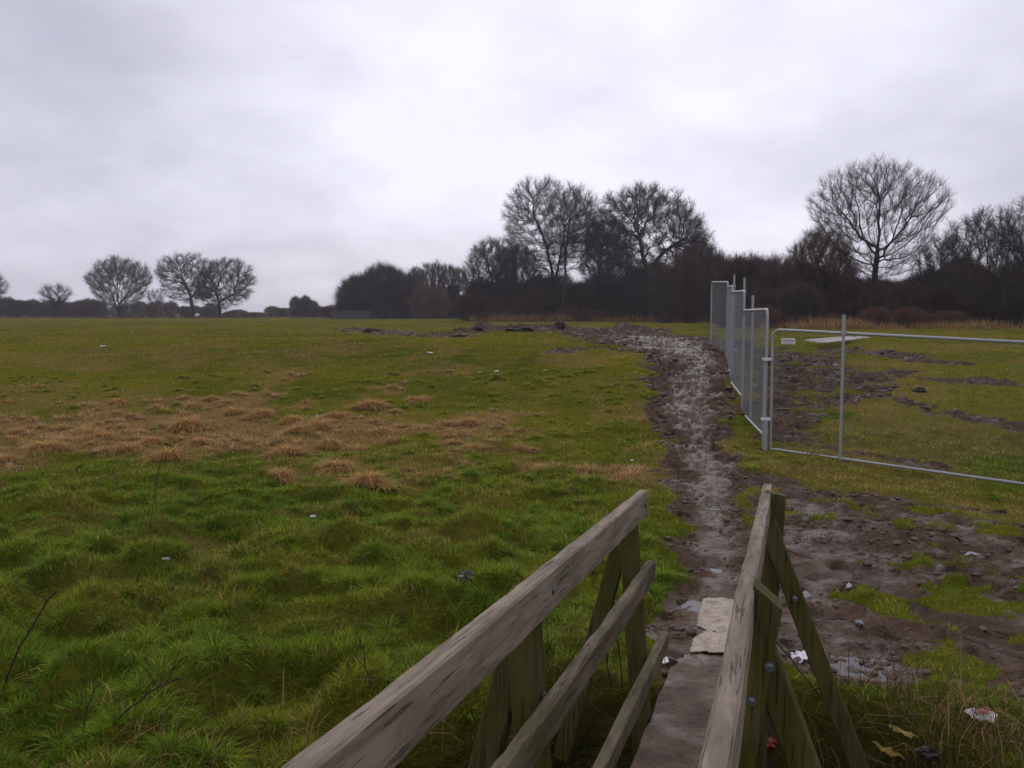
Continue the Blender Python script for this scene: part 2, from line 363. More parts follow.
# ------------------------------------------------------------------ ground
def axis(dense0, dense1, step, growth, lo, hi, mx=1e9):
    a = list(np.arange(dense0, dense1, step)); s = step
    while a[-1] < hi: s = min(s * growth, mx); a.append(a[-1] + s)
    s = step; pre = []
    x = dense0
    while x > lo: s *= growth; x -= s; pre.append(x)
    return np.array(pre[::-1] + a)
xs = axis(-3.0, 7.0, .028, 1.028, -3500, 3500)
ys = [3.2]
while ys[-1] < 4500:
    Yv = ys[-1]; ys.append(Yv + (max(.022, .0044 * Yv) if Yv < 62 else max(.36, .05 * (Yv - 55))))
yb = [3.2]; s_ = .06
while yb[-1] > -300: yb.append(yb[-1] - s_); s_ *= 1.12
ys = np.array(yb[::-1][:-1] + ys)
XX, YY = np.meshgrid(xs, ys); MK = masks(XX, YY); ZZ = height(XX, YY, MK)
ZZ = ZZ - 3.0 * sstep(500, 2500, np.hypot(XX, YY))
nx, ny = len(xs), len(ys); idx = np.arange(nx * ny).reshape(ny, nx)
quads = np.stack([idx[:-1, :-1], idx[:-1, 1:], idx[1:, 1:], idx[1:, :-1]], -1).reshape(-1, 4)
tus0 = at(250, 430)
DRYP = pl((0, 455, 1.6), (120, 430, 2.4), (260, 425, 2.8), (380, 440, 2.0), (470, 420, .9))
def dryness(X, Y):
    n = fbm(X * .9, Y * .9, 71, 4, .6) - .5
    d, w = seg_dist(X, Y, DRYP); a = sstep(.5, -.5, (d - w) / w + n * 4.2 + .15)
    b_ = .5 * sstep(5, 9, Y) * sstep(.50, .62, fbm(X * .5, Y * .5, 77, 4)) + (.12 + .2 * sstep(5, 9, Y)) * sstep(.55, .7, fbm(X * 2.2, Y * 2.2, 78, 3))
    x1, y1 = at(630, 478); c = sstep(1.0, .3, np.hypot((X - x1) / .9, (Y - y1) / 1.3) + n)
    return np.clip(np.maximum(np.maximum(a, b_ * .8), c), 0, 1)
DR = dryness(XX, YY)
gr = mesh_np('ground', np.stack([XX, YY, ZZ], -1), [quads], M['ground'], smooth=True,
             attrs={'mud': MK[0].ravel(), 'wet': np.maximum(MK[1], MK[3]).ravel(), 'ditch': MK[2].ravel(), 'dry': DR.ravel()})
tag(gr, kind='structure')
for k, ((x, y, _), rx, ry) in enumerate(PUDDLES):
    if rx < .05: continue
    a = np.linspace(0, 2 * np.pi, 40, endpoint=False); rr = 1.45 + .15 * np.sin(3 * a + k)
    z = float(macro(x, y)) - (.045 + .055 * .62) * (1 if y < 12 else 1.5)
    if y < 6 and .3 < x < 1.7: z = -2.075
    V = [(x, y, z)] + [(x + rx * r0 * math.cos(t0), y + ry * r0 * math.sin(t0), z) for t0, r0 in zip(a, rr)]
    tag(mesh_np('puddle_water', V, [np.array([(0, i + 1, (i + 1) % 40 + 1) for i in range(40)])], M['water']), kind='structure')

# ------------------------------------------------------------------ grass
def blades(P, L, wdt, lean, az, droop, nseg=3):
    """curved tapering blades: arrays of roots, lengths, widths, lean (rad), azimuth"""
    n = len(P); V = np.zeros((n, nseg * 2 + 1, 3)); pos = P.copy()
    dirx, diry = np.cos(az), np.sin(az); sx, sy = -diry, dirx
    ang = lean.copy()
    for i in range(nseg + 1):
        w = wdt * (1 - (i / nseg) ** 1.6) * .5
        if i < nseg:
            V[:, 2 * i, 0] = pos[:, 0] - sx * w; V[:, 2 * i, 1] = pos[:, 1] - sy * w; V[:, 2 * i, 2] = pos[:, 2]
            V[:, 2 * i + 1, 0] = pos[:, 0] + sx * w; V[:, 2 * i + 1, 1] = pos[:, 1] + sy * w; V[:, 2 * i + 1, 2] = pos[:, 2]
        else: V[:, 2 * i] = pos
        st = L / nseg
        pos = pos + np.stack([dirx * np.sin(ang) * st, diry * np.sin(ang) * st, np.cos(ang) * st], -1)
        ang = ang + droop
    b0 = (np.arange(n) * (nseg * 2 + 1))[:, None]
    q = np.array([[2 * i, 2 * i + 1, 2 * i + 3, 2 * i + 2] for i in range(nseg - 1)])
    Q = (b0[:, :, None] + q[None]).reshape(-1, 4)
    T = b0 + np.array([[2 * nseg - 2, 2 * nseg - 1, 2 * nseg]])
    return V.reshape(-1, 3), Q, T
def lawn(N, y0, y1, dens_pow, seed):
    r = np.random.default_rng(seed); p = dens_pow
    u_ = r.random(N); e_ = 2 - p
    Y = (y0 ** e_ + u_ * (y1 ** e_ - y0 ** e_)) ** (1 / e_)
    X = (r.random(N) * 2 - 1) * (Y * .62 + 1.2)
    mud, wet, dd, pud = masks(X, Y); dry = dryness(X, Y)
    clump = fbm(X * 6, Y * 6, 90, 2); keep = r.random(N) < sstep(95, 45, Y) * (1 - np.clip(mud * 1.15, 0, 1)) * (1 - dd) ** 2 * (1 - pud) * np.clip(.5 + 1.6 * (clump - .25), .4, 1)
    # nothing grows through the deck
    fx, fy = math.sin(math.radians(17.08)), math.cos(math.radians(17.08)); lat = X * fy - Y * fx; lon = X * fx + Y * fy
    keep &= ~((lat > -.66) & (lat < .06) & (lon < 5.45))
    X, Y, dry, clump, mud = X[keep], Y[keep], dry[keep], clump[keep], mud[keep]; n = len(X)
    Z = height(X, Y) - .01
    hum = fbm(X * 2.1, Y * 2.1, 40, 2, .4)
    e2 = .05; gx = fbm((X + e2) * 2.1, Y * 2.1, 40, 2, .4) - hum; gy = fbm(X * 2.1, (Y + e2) * 2.1, 40, 2, .4) - hum
    e2 = .06; t0 = fbm(X * 2.9, Y * 2.9, 97, 2, .4); gx = gx + (fbm((X + e2) * 2.9, Y * 2.9, 97, 2, .4) - t0) * 1.5; gy = gy + (fbm(X * 2.9, (Y + e2) * 2.9, 97, 2, .4) - t0) * 1.5
    az = np.arctan2(-gy, -gx) + r.normal(0, .9, n)
    nl = sstep(13, 5, Y) * sstep(2.0, -.2, X)
    tf = sstep(.42, .64, fbm(X * 2.9, Y * 2.9, 97, 2, .4))
    L = (.026 + .034 * r.random(n) + .012 * nl * np.clip((hum - .4) * 4, 0, 1.3) + .034 * tf * (.35 + .65 * nl)) * (1 + .012 * Y) * (1 - .5 * mud)
    wd = (.0036 + .0032 * r.random(n)) * np.maximum(1, Y / 5.5) ** .85; L = L * (1 - .55 * sstep(18, 60, Y))
    lean = r.uniform(.15, .95, n); droop = r.uniform(.15, .5, n)
    V, Q, T = blades(np.stack([X, Y, Z], -1), L, wd, lean, az, droop)
    t = np.clip(fbm(X * .8, Y * .8, 95, 4, .6) * 1.6 - .3 + r.normal(0, .16, n), 0, 1)[:, None]
    far = (sstep(7, 26, Y) * (1 - .6 * sstep(2.6, 4.2, X) * sstep(40, 25, Y)))[:, None]
    g1 = np.array([.092, .185, .010]); g2 = np.array([.25, .275, .022])
    c = g1 * (1 - t) + g2 * t
    c = c * (1 - far * .75) + far * .75 * (np.array([.265, .222, .017]) * (1 - .5 * t) + .5 * t * np.array([.125, .140, .011]))
    isdry = (r.random(n) < (.05 + .80 * dry))[:, None]; c = np.where(isdry, np.array([.46, .285, .105]) * r.uniform(.4, 1.2, (n, 1)), c)
    dk = (r.random(n) < .14 * (1 - sstep(10, 30, Y)))[:, None]; c = np.where(dk & ~isdry, c * .6, c)
    c = c * r.uniform(.55, 1.5, (n, 1))
    C = np.repeat(c, 7, 0); return V, Q, T, C
def tufts(N, x0, x1, y0, y1, seed, size=1.0, straw=False):
    r = np.random.default_rng(seed); X = r.uniform(x0, x1, N); Y = r.uniform(y0, y1, N); mud, wet, dd, pud = masks(X, Y); dry = dryness(X, Y)
    k = (np.abs(X) < Y * .62 + .6) & (mud < .25) & (dd < .2) & ((dry > .45 + .3 * r.random(N)) if straw else (r.random(N) > dry)) & (fbm(X * .9, Y * .9, 98, 2) > .36)
    lat_ = X * .956 - Y * .294; lon = X * .294 + Y * .956; k &= ~((lat_ > -.78) & (lat_ < .15) & (lon < 5.6)); X, Y = X[k], Y[k]; m = len(X); nb = 150
    S = r.uniform(.6, 1.35, m) * size; hue = r.random(m); rad = np.abs(r.normal(0, 1, (m, nb))) * .045 * S[:, None]; az = r.uniform(0, 6.28, (m, nb))
    px = (X[:, None] + np.cos(az) * rad).ravel(); py = (Y[:, None] + np.sin(az) * rad).ravel(); pz = np.repeat(height(X, Y), nb) - .015 - rad.ravel() * .2
    n = m * nb; Sb = np.repeat(S, nb); hb = np.repeat(hue, nb)[:, None]
    V, Q, T = blades(np.stack([px, py, pz], -1), r.uniform(.07, .16, n) * Sb, r.uniform(.0035, .0065, n) * np.maximum(1, py / 7), np.clip(r.uniform(.0, .8, n) + rad.ravel() * 7, 0, 1.2), az.ravel() + r.normal(0, .5, n), r.uniform(.35, .75, n))
    c = (np.array([.105, .215, .012]) * (1 - hb) + np.array([.25, .31, .022]) * hb + np.repeat(sstep(9, 16, Y), nb)[:, None] * np.array([.09, .04, .004])) * r.uniform(.55, 1.35, (n, 1))
    if straw: c = (np.array([.50, .30, .11]) * (1 - hb) + np.array([.66, .46, .22]) * hb) * r.uniform(.4, 1.25, (n, 1))
    st = r.random((n, 1)) < .06; c = np.where(st, np.array([.40, .27, .10]), c)
    return V, Q, T, np.repeat(c, 7, 0)
parts = [tufts(1150, -8, 1.2, 3.3, 11, 5), tufts(420, -3, 7, 4, 11, 6, .6), tufts(900, -14, 4, 10, 22, 7, .9), tufts(1500, -12, 3, 9, 22, 8, 1.15, True), lawn(480000, 2.7, 15, 1.5, 1), lawn(300000, 15, 95, 1.7, 2)]
off = 0; VV, QQ, TT, CC = [], [], [], []
for V, Q, T, C in parts: VV.append(V); QQ.append(Q + off); TT.append(T + off); CC.append(C); off += len(V)
tag(mesh_np('grass', np.concatenate(VV), [np.concatenate(QQ), np.concatenate(TT)], M['blade'], col=np.concatenate(CC)), kind='stuff')

# ------------------------------------------------------------------ footbridge
fwd = ray(788, 374); fwd /= np.linalg.norm(fwd)
rgt = np.array([fwd[1], -fwd[0], 0]); rgt /= np.linalg.norm(rgt); upv = np.cross(rgt, fwd)
BM = Matrix(((rgt[0], fwd[0], upv[0], 0), (rgt[1], fwd[1], upv[1], 0), (rgt[2], fwd[2], upv[2], 0), (0, 0, 0, 1)))
bridge = empty('footbridge'); bridge.matrix_world = BM
tag(bridge, 'narrow wooden footbridge with weathered handrails and a muddy deck over the ditch', 'footbridge')
def bar(name, p0, p1, w, h, mat, up=(0, 0, 1), n=40, seed=0, rough=.0014, warp=.0025, parent=bridge, cut0=0.0, cut1=0.0, cutx=0.0, bev=.006):
    """a sawn timber: chamfered section lofted along its length with worn, wandering edges"""
    p0, p1, up = Vector(p0), Vector(p1), Vector(up); ax = (p1 - p0).normalized()
    sx = ax.cross(up).normalized(); sy = sx.cross(ax).normalized(); L = (p1 - p0).length
    a, b_, c = w / 2, h / 2, bev
    sec = [(-a + c, -b_), (0, -b_), (a - c, -b_), (a, -b_ + c), (a, 0), (a, b_ - c), (a - c, b_), (a * .33, b_), (-a * .33, b_), (-a + c, b_), (-a, b_ - c), (-a, 0), (-a, -b_ + c)]
    k = len(sec); r = random.Random(seed * 77 + 5); ph = [r.uniform(0, 6) for _ in range(8)]
    V = []; jit = [0] * k
    for i in range(n + 1):
        s = L * i / n; wx = warp * math.sin(s * 1.7 + ph[0]) + warp * .5 * math.sin(s * 4.1 + ph[1]); wy = warp * math.sin(s * 1.3 + ph[2])
        for j, (x, y) in enumerate(sec):
            jit[j] = .6 * jit[j] + r.gauss(0, rough) * .7
            q = 1 + jit[j] / max(a, b_)
            e_ = 0.0
            if i == n: e_ = cut1 * y / b_ + cutx * x / a
            if i == 0: e_ = cut0 * y / b_
            V.append(p0 + ax * (s + e_) + sx * (x * q + wx) + sy * (y * q + wy))
    Fq = [(i * k + j, i * k + (j + 1) % k, (i + 1) * k + (j + 1) % k, (i + 1) * k + j) for i in range(n) for j in range(k)]
    c0 = len(V); V.append(sum((V[j] for j in range(k)), Vector()) / k); V.append(sum((V[n * k + j] for j in range(k)), Vector()) / k)
    Ft = [(c0, (j + 1) % k, j) for j in range(k)] + [(c0 + 1, n * k + j, n * k + (j + 1) % k) for j in range(k)]
    return mesh_np(name, [tuple(v) for v in V], [np.array(Fq), np.array(Ft)], mat, parent)
# deck and its beams
def deck():
    ny_, nx_ = 420, 30; x0, x1, y0, y1 = -.605, -.235, -2.2, 5.42
    X, Y = np.meshgrid(np.linspace(x0, x1, nx_), np.linspace(y0, y1, ny_))
    Z = -1.68 + (fbm(X * 6, Y * 5, 300, 4) - .5) * .022 + (fbm(X * 22, Y * 15, 305, 3, .6) - .5) * .016 + sstep(.5, 1, np.abs(X - (x0 + x1) / 2) / ((x1 - x0) / 2)) * -.008
    Xj = X.copy(); Xj[:, 0] += (fbm(Y[:, 0] * 3, Y[:, 0] * 0, 301, 3) - .5) * .03; Yj = Y.copy(); Yj[-1] += (fbm(X[-1] * 9, X[-1] * 0, 302, 3) - .5) * .14
    top = np.stack([Xj, Yj, Z], -1).reshape(-1, 3); bot = top.copy(); bot[:, 2] = -1.745
    n = len(top); id_ = np.arange(n).reshape(ny_, nx_)
    q = np.stack([id_[:-1, :-1], id_[:-1, 1:], id_[1:, 1:], id_[1:, :-1]], -1).reshape(-1, 4)
    rim = list(id_[0, :]) + list(id_[1:, -1]) + list(id_[-1, -2::-1]) + list(id_[-2:0:-1, 0])
    s = np.array([(rim[i], rim[i] + n, rim[(i + 1) % len(rim)] + n, rim[(i + 1) % len(rim)]) for i in range(len(rim))])
    mesh_np('deck', np.concatenate([top, bot]), [q, (q + n)[:, ::-1], s], M['deck'], bridge, smooth=False)
deck()
bar('beam', (-.50, -2.2, -1.84), (-.50, 5.1, -1.84), .12, .18, M['post'], seed=31)
bar('beam', (-.33, -2.2, -1.84), (-.33, 5.1, -1.84), .12, .18, M['post'], seed=32)
# rails
bar('handrail', (-.676, -2.2, -.655), (-.676, 4.50, -.655), .050, .125, M['rail'], seed=1, n=120)
bar('handrail', (-.095, -2.2, -.655), (-.095, 5.08, -.655), .048, .120, M['rail'], seed=2, n=120)
bar('middle_rail', (-.640, -2.2, -1.005), (-.640, 4.55, -1.005), .045, .095, M['rail_dirty'], seed=3, n=110, rough=.0022)
bar('bottom_rail', (-.598, -2.2, -1.42), (-.598, 4.80, -1.42), .045, .090, M['rail_dirty'], seed=4, n=110)
bar('middle_rail', (-.165, -2.2, -1.05), (-.165, 4.6, -1.05), .042, .095, M['rail_dirty'], seed=5, n=110)
bar('bottom_rail', (-.220, -2.2, -1.45), (-.220, 4.7, -1.45), .042, .090, M['rail_dirty'], seed=6, n=110)
def bolt(p, d):
    p, d = Vector(p), Vector(d).normalized(); bm = bmesh.new()
    bmesh.ops.create_uvsphere(bm, u_segments=12, v_segments=6, radius=.010)
    for v in bm.verts: v.co.z *= .55
    mt = d.to_track_quat('Z', 'Y').to_matrix().to_4x4(); mt.translation = p; bmesh.ops.transform(bm, matrix=mt, verts=bm.verts)
    bmesh.ops.create_cone(bm, cap_ends=True, segments=12, radius1=.0135, radius2=.0135, depth=.004, matrix=mt)
    me = bpy.data.meshes.new('bolt'); bm.to_mesh(me); bm.free(); me.materials.append(M['bolt']); o = bpy.data.objects.new('bolt', me); COL.objects.link(o); o.parent = bridge
for i, s in enumerate((-1.6, .55, 2.58, 4.40)):      # left uprights lean out, a raking strut behind each
    bar('post', (-.600, s, -2.25), (-.748, s, -.67 if i != 3 else -.66), .085, .10, M['post'], up=(0, 1, 0), n=24, seed=10 + i, cut1=.012)
    bar('brace', (-1.06, s + .045, -1.98), (-.765, s + .045, -.80), .085, .048, M['post'], up=(0, 1, 0), n=20, seed=20 + i)
    bolt((-.650, s, -.655), (1, 0, 0)); bolt((-.672, s, -1.03 + .06), (1, 0, 0))
for i, s in enumerate((-1.6, .50, 2.60, 4.72)):
    bar('post', (-.275 if i != 3 else -.13, s, -2.25), (-.040, s, -.612 if i != 3 else -.600), .10 if i == 3 else .085, .10, M['post'], up=(0, 1, 0), n=24, seed=40 + i, cutx=.026 if i != 3 else .006)
    q = -.078 if i == 3 else .078
    bar('brace', (.475, s + q, -2.15), (-.085, s + q, -.73), .085, .048, M['post'], up=(0, 1, 0), n=20, seed=50 + i)
    bolt((-.03, s - .052, -.80), (0, -1, 0)); bolt((-.075, s - .052, -.90), (0, -1, 0)) if i == 2 else None
#bar('spacer_block', (-.078, 2.535, -.640), (.018, 2.535, -.672), .05, .035, M['rail_dirty'], n=6, seed=60)
bolt((.058, 4.615, -1.10), (0, -1, .1))

# ------------------------------------------------------------------ temporary fence
def tube_np(pts, r, n=8, closed=False):
    pts = [Vector(p) for p in pts]; V = []; k = len(pts)
    for i, p in enumerate(pts):
        a = pts[i - 1] if (i > 0 or closed) else p; b_ = pts[(i + 1) % k] if (i < k - 1 or closed) else p
        t = (b_ - a).normalized(); s = t.cross(Vector((0.3, .95, .05))).normalized(); u_ = s.cross(t)
        for j in range(n): an = 2 * math.pi * j / n; V.append(tuple(p + s * (math.cos(an) * r) + u_ * (math.sin(an) * r)))
    m = k if closed else k - 1
    Fq = [(i * n + j, i * n + (j + 1) % n, ((i + 1) % k) * n + (j + 1) % n, ((i + 1) % k) * n + j) for i in range(m) for j in range(n)]
    return V, Fq
def join_tubes(lst):
    V, Fq = [], []
    for v, f in lst: o = len(V); V += v; Fq += [tuple(a + o for a in q) for q in f]
    return V, Fq
def panel(A, B, zA, zB, h, label, wr=.00095, stake=None):
    """A,B plan positions of the two ends; zA,zB bottom rail heights; local frame: x along, z up"""
    A = Vector((*A, zA)); B = Vector((*B, zB)); L = math.hypot(B.x - A.x, B.y - A.y); dz = zB - zA
    t = empty('fence_panel', A, math.atan2(B.y - A.y, B.x - A.x)); tag(t, label, 'fence panel', 'temporary mesh fence panels')
    sh = lambda x, z: (x, 0, z + dz * x / L)
    r = .11; fr = []
    arc = lambda cx, a0, a1: [sh(cx + r * math.cos(math.radians(a)), h - r + r * math.sin(math.radians(a))) for a in np.linspace(a0, a1, 7)]
    outline = [sh(.021, -.10)] + [sh(.021, h - r)] + arc(.021 + r, 180, 90)[1:] + arc(L - .021 - r, 90, 0) + [sh(L - .021, -.10)]
    V, Fq = join_tubes([tube_np(outline, .021, 10), tube_np([sh(.021, .06), sh(L - .021, .06)], .019, 8)])
    mesh_np('frame', V, [np.array(Fq)], M['galv'], t, smooth=True)
    w = []; x = .06
    while x < L - .05:
        ztop = h - (r - math.sqrt(max(0, r * r - max(0, r - x, x - (L - r)) ** 2)) if (x < r or x > L - r) else 0)
        w.append(tube_np([sh(x, .06), sh(x, ztop)], wr, 3)); x += .030
    z = .12
    while z < h: w.append(tube_np([sh(.03, z), sh(L - .03, z)], wr if abs(z % .5) > .02 else .002, 3)); z += .12
    V, Fq = join_tubes(w); mesh_np('wire_mesh', V, [np.array(Fq)], M['wire'], t)
    if stake is not None:
        V, Fq = tube_np([sh(stake, -.02), sh(stake, h + (.26 if wr < .001 or L > 3.3 and h < 1.97 else .09))], .022, 10); V2, F2 = tube_np([sh(stake, h - .03), sh(stake, h + .03)], .034, 10)
        for n_, (v, f) in (('upright', (V, Fq)), ('bracket', (V2, F2))):
            o = mesh_np(n_, v, [np.array(f)], M['galv'], t, smooth=True); o.location.y = -.045
    return t
def ground_panel(px0, py0, px1, py1): return at(px0, py0), at(px1, py1)
C0 = np.array([3.84, 13.40]); C1 = np.array([6.42, 11.27]); dv = (C1 - C0) / np.linalg.norm(C1 - C0)
E0 = C0 + dv * .02; E1 = C0 + dv * 3.75
panel(E0, E1, -2.09, -2.225, 1.845, 'wide mesh fence panel facing the camera with a small white sign', wr=.0006, stake=1.08)
def lat(px, Y): return ((px - 512) / F * Y, Y)
# (px near, Y near, px far, Y far, top y near, bottom y near, bottom y far, label, stake)
def zc(py, Y):
    d = ray(512, py); return d[2] / d[1] * Y
RUN = [(767, 13.45, 743, 16.8, 309.5, 437, 408, 'first receding fence panel of the row, beside the corner clamp post', 2.35),
       (743.5, 16.9, 730.5, 20.2, 291, 404, 378, 'second receding fence panel from the corner, standing taller on the rise', .6),
       (731.5, 20.3, 726.5, 23.6, 286, 379, 360, 'third receding fence panel from the corner, seen almost edge on', .3),
       (727, 23.7, 710.5, 26.9, 282, 362, 345.5, 'last fence panel at the top of the track, farthest from the corner', None)]
for a, Ya, b_, Yb, ty, by, fy, lb, st in RUN:
    zt = zc(ty, Ya); zb = zc(by, Ya)
    hgt = min(zt - zb, 2.0); zA = zt - hgt
    ztf = zc(ty + (1 if Yb < 26 else 0), Yb); zB = ztf - hgt
    panel(lat(a, Ya), lat(b_, Yb), zA - .05, zB - .05, hgt + .05, lb, stake=st)
# coupling post at the corner
cp = empty('clamp_post', (C0[0] - .06, C0[1], -2.07)); tag(cp, 'galvanised corner post with two pale couplers joining the fence panels', 'post')
V, Fq = tube_np([(0, 0, -.05), (0, 0, 1.38)], .030, 12); mesh_np('tube', V, [np.array(Fq)], M['galv'], cp, smooth=True)
V, Fq = tube_np([(.0, -.07, -.05), (.0, -.07, .48)], .034, 12); mesh_np('sleeve', V, [np.array(Fq)], M['galv'], cp, smooth=True)
def box_np(c, s):
    V = [(c[0] + s[0] * i / 2, c[1] + s[1] * j / 2, c[2] + s[2] * k / 2) for i in (-1, 1) for j in (-1, 1) for k in (-1, 1)]
    return V, [(0, 1, 3, 2), (4, 6, 7, 5), (0, 4, 5, 1), (2, 3, 7, 6), (0, 2, 6, 4), (1, 5, 7, 3)]
for z, n_ in ((1.385, 'coupler'), (.49, 'coupler')):
    v, f = box_np((.01, -.03, z), (.11, .13, .035)); mesh_np(n_, v, [np.array(f)], M['white'], cp)
# sign on the near panel
sg = empty('warning_sign', (E0[0] + dv[0] * .27, E0[1] + dv[1] * .27, -2.04 + 1.63), math.atan2(dv[1], dv[0])); tag(sg, 'small white sign with faint grey lettering on the near mesh panel', 'sign')
v, f = box_np((0, -.03, 0), (.21, .006, .088)); mesh_np('board', v, [np.array(f)], M['white'], sg)
w = []
xx = -.075
for wdt in (.022, .018, .024, .016, .02, .024): w.append(box_np((xx, -.0345, .008), (wdt, .002, .022))); xx += wdt + .008
w.append(box_np((0, -.0345, -.025), (.13, .002, .006)))
V, Fq = join_tubes(w); mesh_np('lettering', V, [np.array(Fq)], M['grime'], sg)

# ------------------------------------------------------------------ trees
def prisms(P0, P1, R0, R1, k):
    d = P1 - P0; ln = np.linalg.norm(d, axis=1, keepdims=True) + 1e-9; d = d / ln
    ref = np.where(np.abs(d[:, 2:3]) < .9, np.array([[0, 0, 1.]]), np.array([[1., 0, 0]]))
    s = np.cross(d, ref); s /= np.linalg.norm(s, axis=1, keepdims=True) + 1e-9; t = np.cross(s, d)
    n = len(P0); V = np.zeros((n, 2 * k, 3))
    for j in range(k):
        a = 2 * math.pi * j / k; o = s * math.cos(a) + t * math.sin(a)
        V[:, j] = P0 + o * R0[:, None]; V[:, k + j] = P1 + o * R1[:, None]
    q = np.array([[j, (j + 1) % k, k + (j + 1) % k, k + j] for j in range(k)])
    return V.reshape(-1, 3), (np.arange(n)[:, None, None] * 2 * k + q[None]).reshape(-1, 4)
def stack(lst):
    V, Q, o = [], [], 0
    for v, q in lst: V.append(v); Q.append(q + o); o += len(v)
    return np.concatenate(V), np.concatenate(Q)
def colonize(seeds, att, step, kill, wander, trop, r, maxit=140):
    pos = [np.array(p, float) for p, _ in seeds]; par = [q for _, q in seeds]
    Pn = np.array(pos); A = att.copy(); near = np.zeros(len(A), int); dist = np.full(len(A), 1e9)
    def upd(i0, i1):
        D = np.linalg.norm(A[:, None] - Pn[None, i0:i1], axis=2); j = D.argmin(1); v = D[np.arange(len(A)), j]
        m_ = v < dist; dist[m_] = v[m_]; near[m_] = j[m_] + i0
    upd(0, len(Pn)); cnt = np.zeros(200000, int)
    for it in range(maxit):
        if len(A) < 5: break
        k = len(Pn); S = np.zeros((k, 3)); dd = A - Pn[near]; dd /= np.linalg.norm(dd, axis=1, keepdims=True) + 1e-9
        np.add.at(S, near, dd); act = np.unique(near); act = act[cnt[act] < 3]
        if len(act) == 0: break
        cnt[act] += 1
        d = S[act]; d /= np.linalg.norm(d, axis=1, keepdims=True) + 1e-9
        d = d + r.normal(0, wander, d.shape) + np.array(trop); d /= np.linalg.norm(d, axis=1, keepdims=True)
        new = Pn[act] + d * step; i0 = len(Pn); Pn = np.concatenate([Pn, new]); par += list(act)
        upd(i0, len(Pn)); keep = dist > kill
        A = A[keep]; near = near[keep]; dist = dist[keep]
    return Pn, np.array(par)
def skeleton(spec, seed):
    """spec: h, w (crown diameter), base (crown base fraction), trunk polyline, style"""
    r = np.random.default_rng(seed); h, w = spec['h'], spec['w']; cb = spec.get('base', .25) * h; n = int(spec.get('n', 1500) * 1.35)
    sh = spec.get('shape', 'round')
    U = r.normal(size=(n * 3, 3)); U /= np.linalg.norm(U, axis=1, keepdims=True); rad = r.random(n * 3) ** (1 / 3.) ; rad = .25 + .75 * rad
    A = U * rad[:, None]
    A[:, 0] *= w / 2; A[:, 1] *= w / 2 * spec.get('depth', .9); A[:, 2] = A[:, 2] * (h - cb) / 2 + (h + cb) / 2
    # uneven outline
    ang = np.arctan2(A[:, 1], A[:, 0]); el = (A[:, 2] - cb) / (h - cb)
    lump = fbm(ang * 1.6 + 5, el * 4, seed, 3); lim = .60 + .85 * (lump - .15)
    f = np.hypot(np.hypot(A[:, 0] / (w / 2), A[:, 1] / (w / 2)), (A[:, 2] - (h + cb) / 2) / ((h - cb) / 2))
    A = A[f < lim + .12]
    if sh == 'fan': k = np.hypot(A[:, 0], A[:, 1]) / (w / 2) < .12 + 1.0 * ((A[:, 2] - cb) / (h - cb)) ** .45; A = A[k]
    A = A[:n]
    tr = spec.get('trunk', [(0, 0, 0), (0, 0, cb * 1.15)]); step = spec.get('step', h / 48)
    seeds = []
    for stem in (tr if isinstance(tr[0][0], (tuple, list)) else [tr]):
        prev = -1 if not seeds else spec.get('fork', 0)
        for a, b_ in zip(stem[:-1], stem[1:]):
            a, b_ = np.array(a, float), np.array(b_, float); m_ = max(1, int(np.linalg.norm(b_ - a) / step))
            for i in range(m_):
                q = a + (b_ - a) * i / m_ + (r.normal(0, step * .12, 3) if i else 0); seeds.append((q, prev)); prev = len(seeds) - 1
        seeds.append((np.array(stem[-1], float), prev))
    P, par = colonize(seeds, A, step, step * spec.get('kill', 1.7) * .95, spec.get('wander', .28), spec.get('trop', (0, 0, .08)), r)
    N = len(P); pw = spec.get('pw', 2.35); R = np.zeros(N); r0 = spec.get('tip', .014); kids = np.zeros(N, int)
    for i in range(N - 1, 0, -1):
        if kids[i] == 0: R[i] = r0 ** pw
        if par[i] >= 0: R[par[i]] += R[i]; kids[par[i]] += 1
    if kids[0] == 0: R[0] = r0 ** pw
    R = np.maximum(R, r0 ** pw) ** (1 / pw) * spec.get('thick', 1.0)
    return P, par, R, kids, r
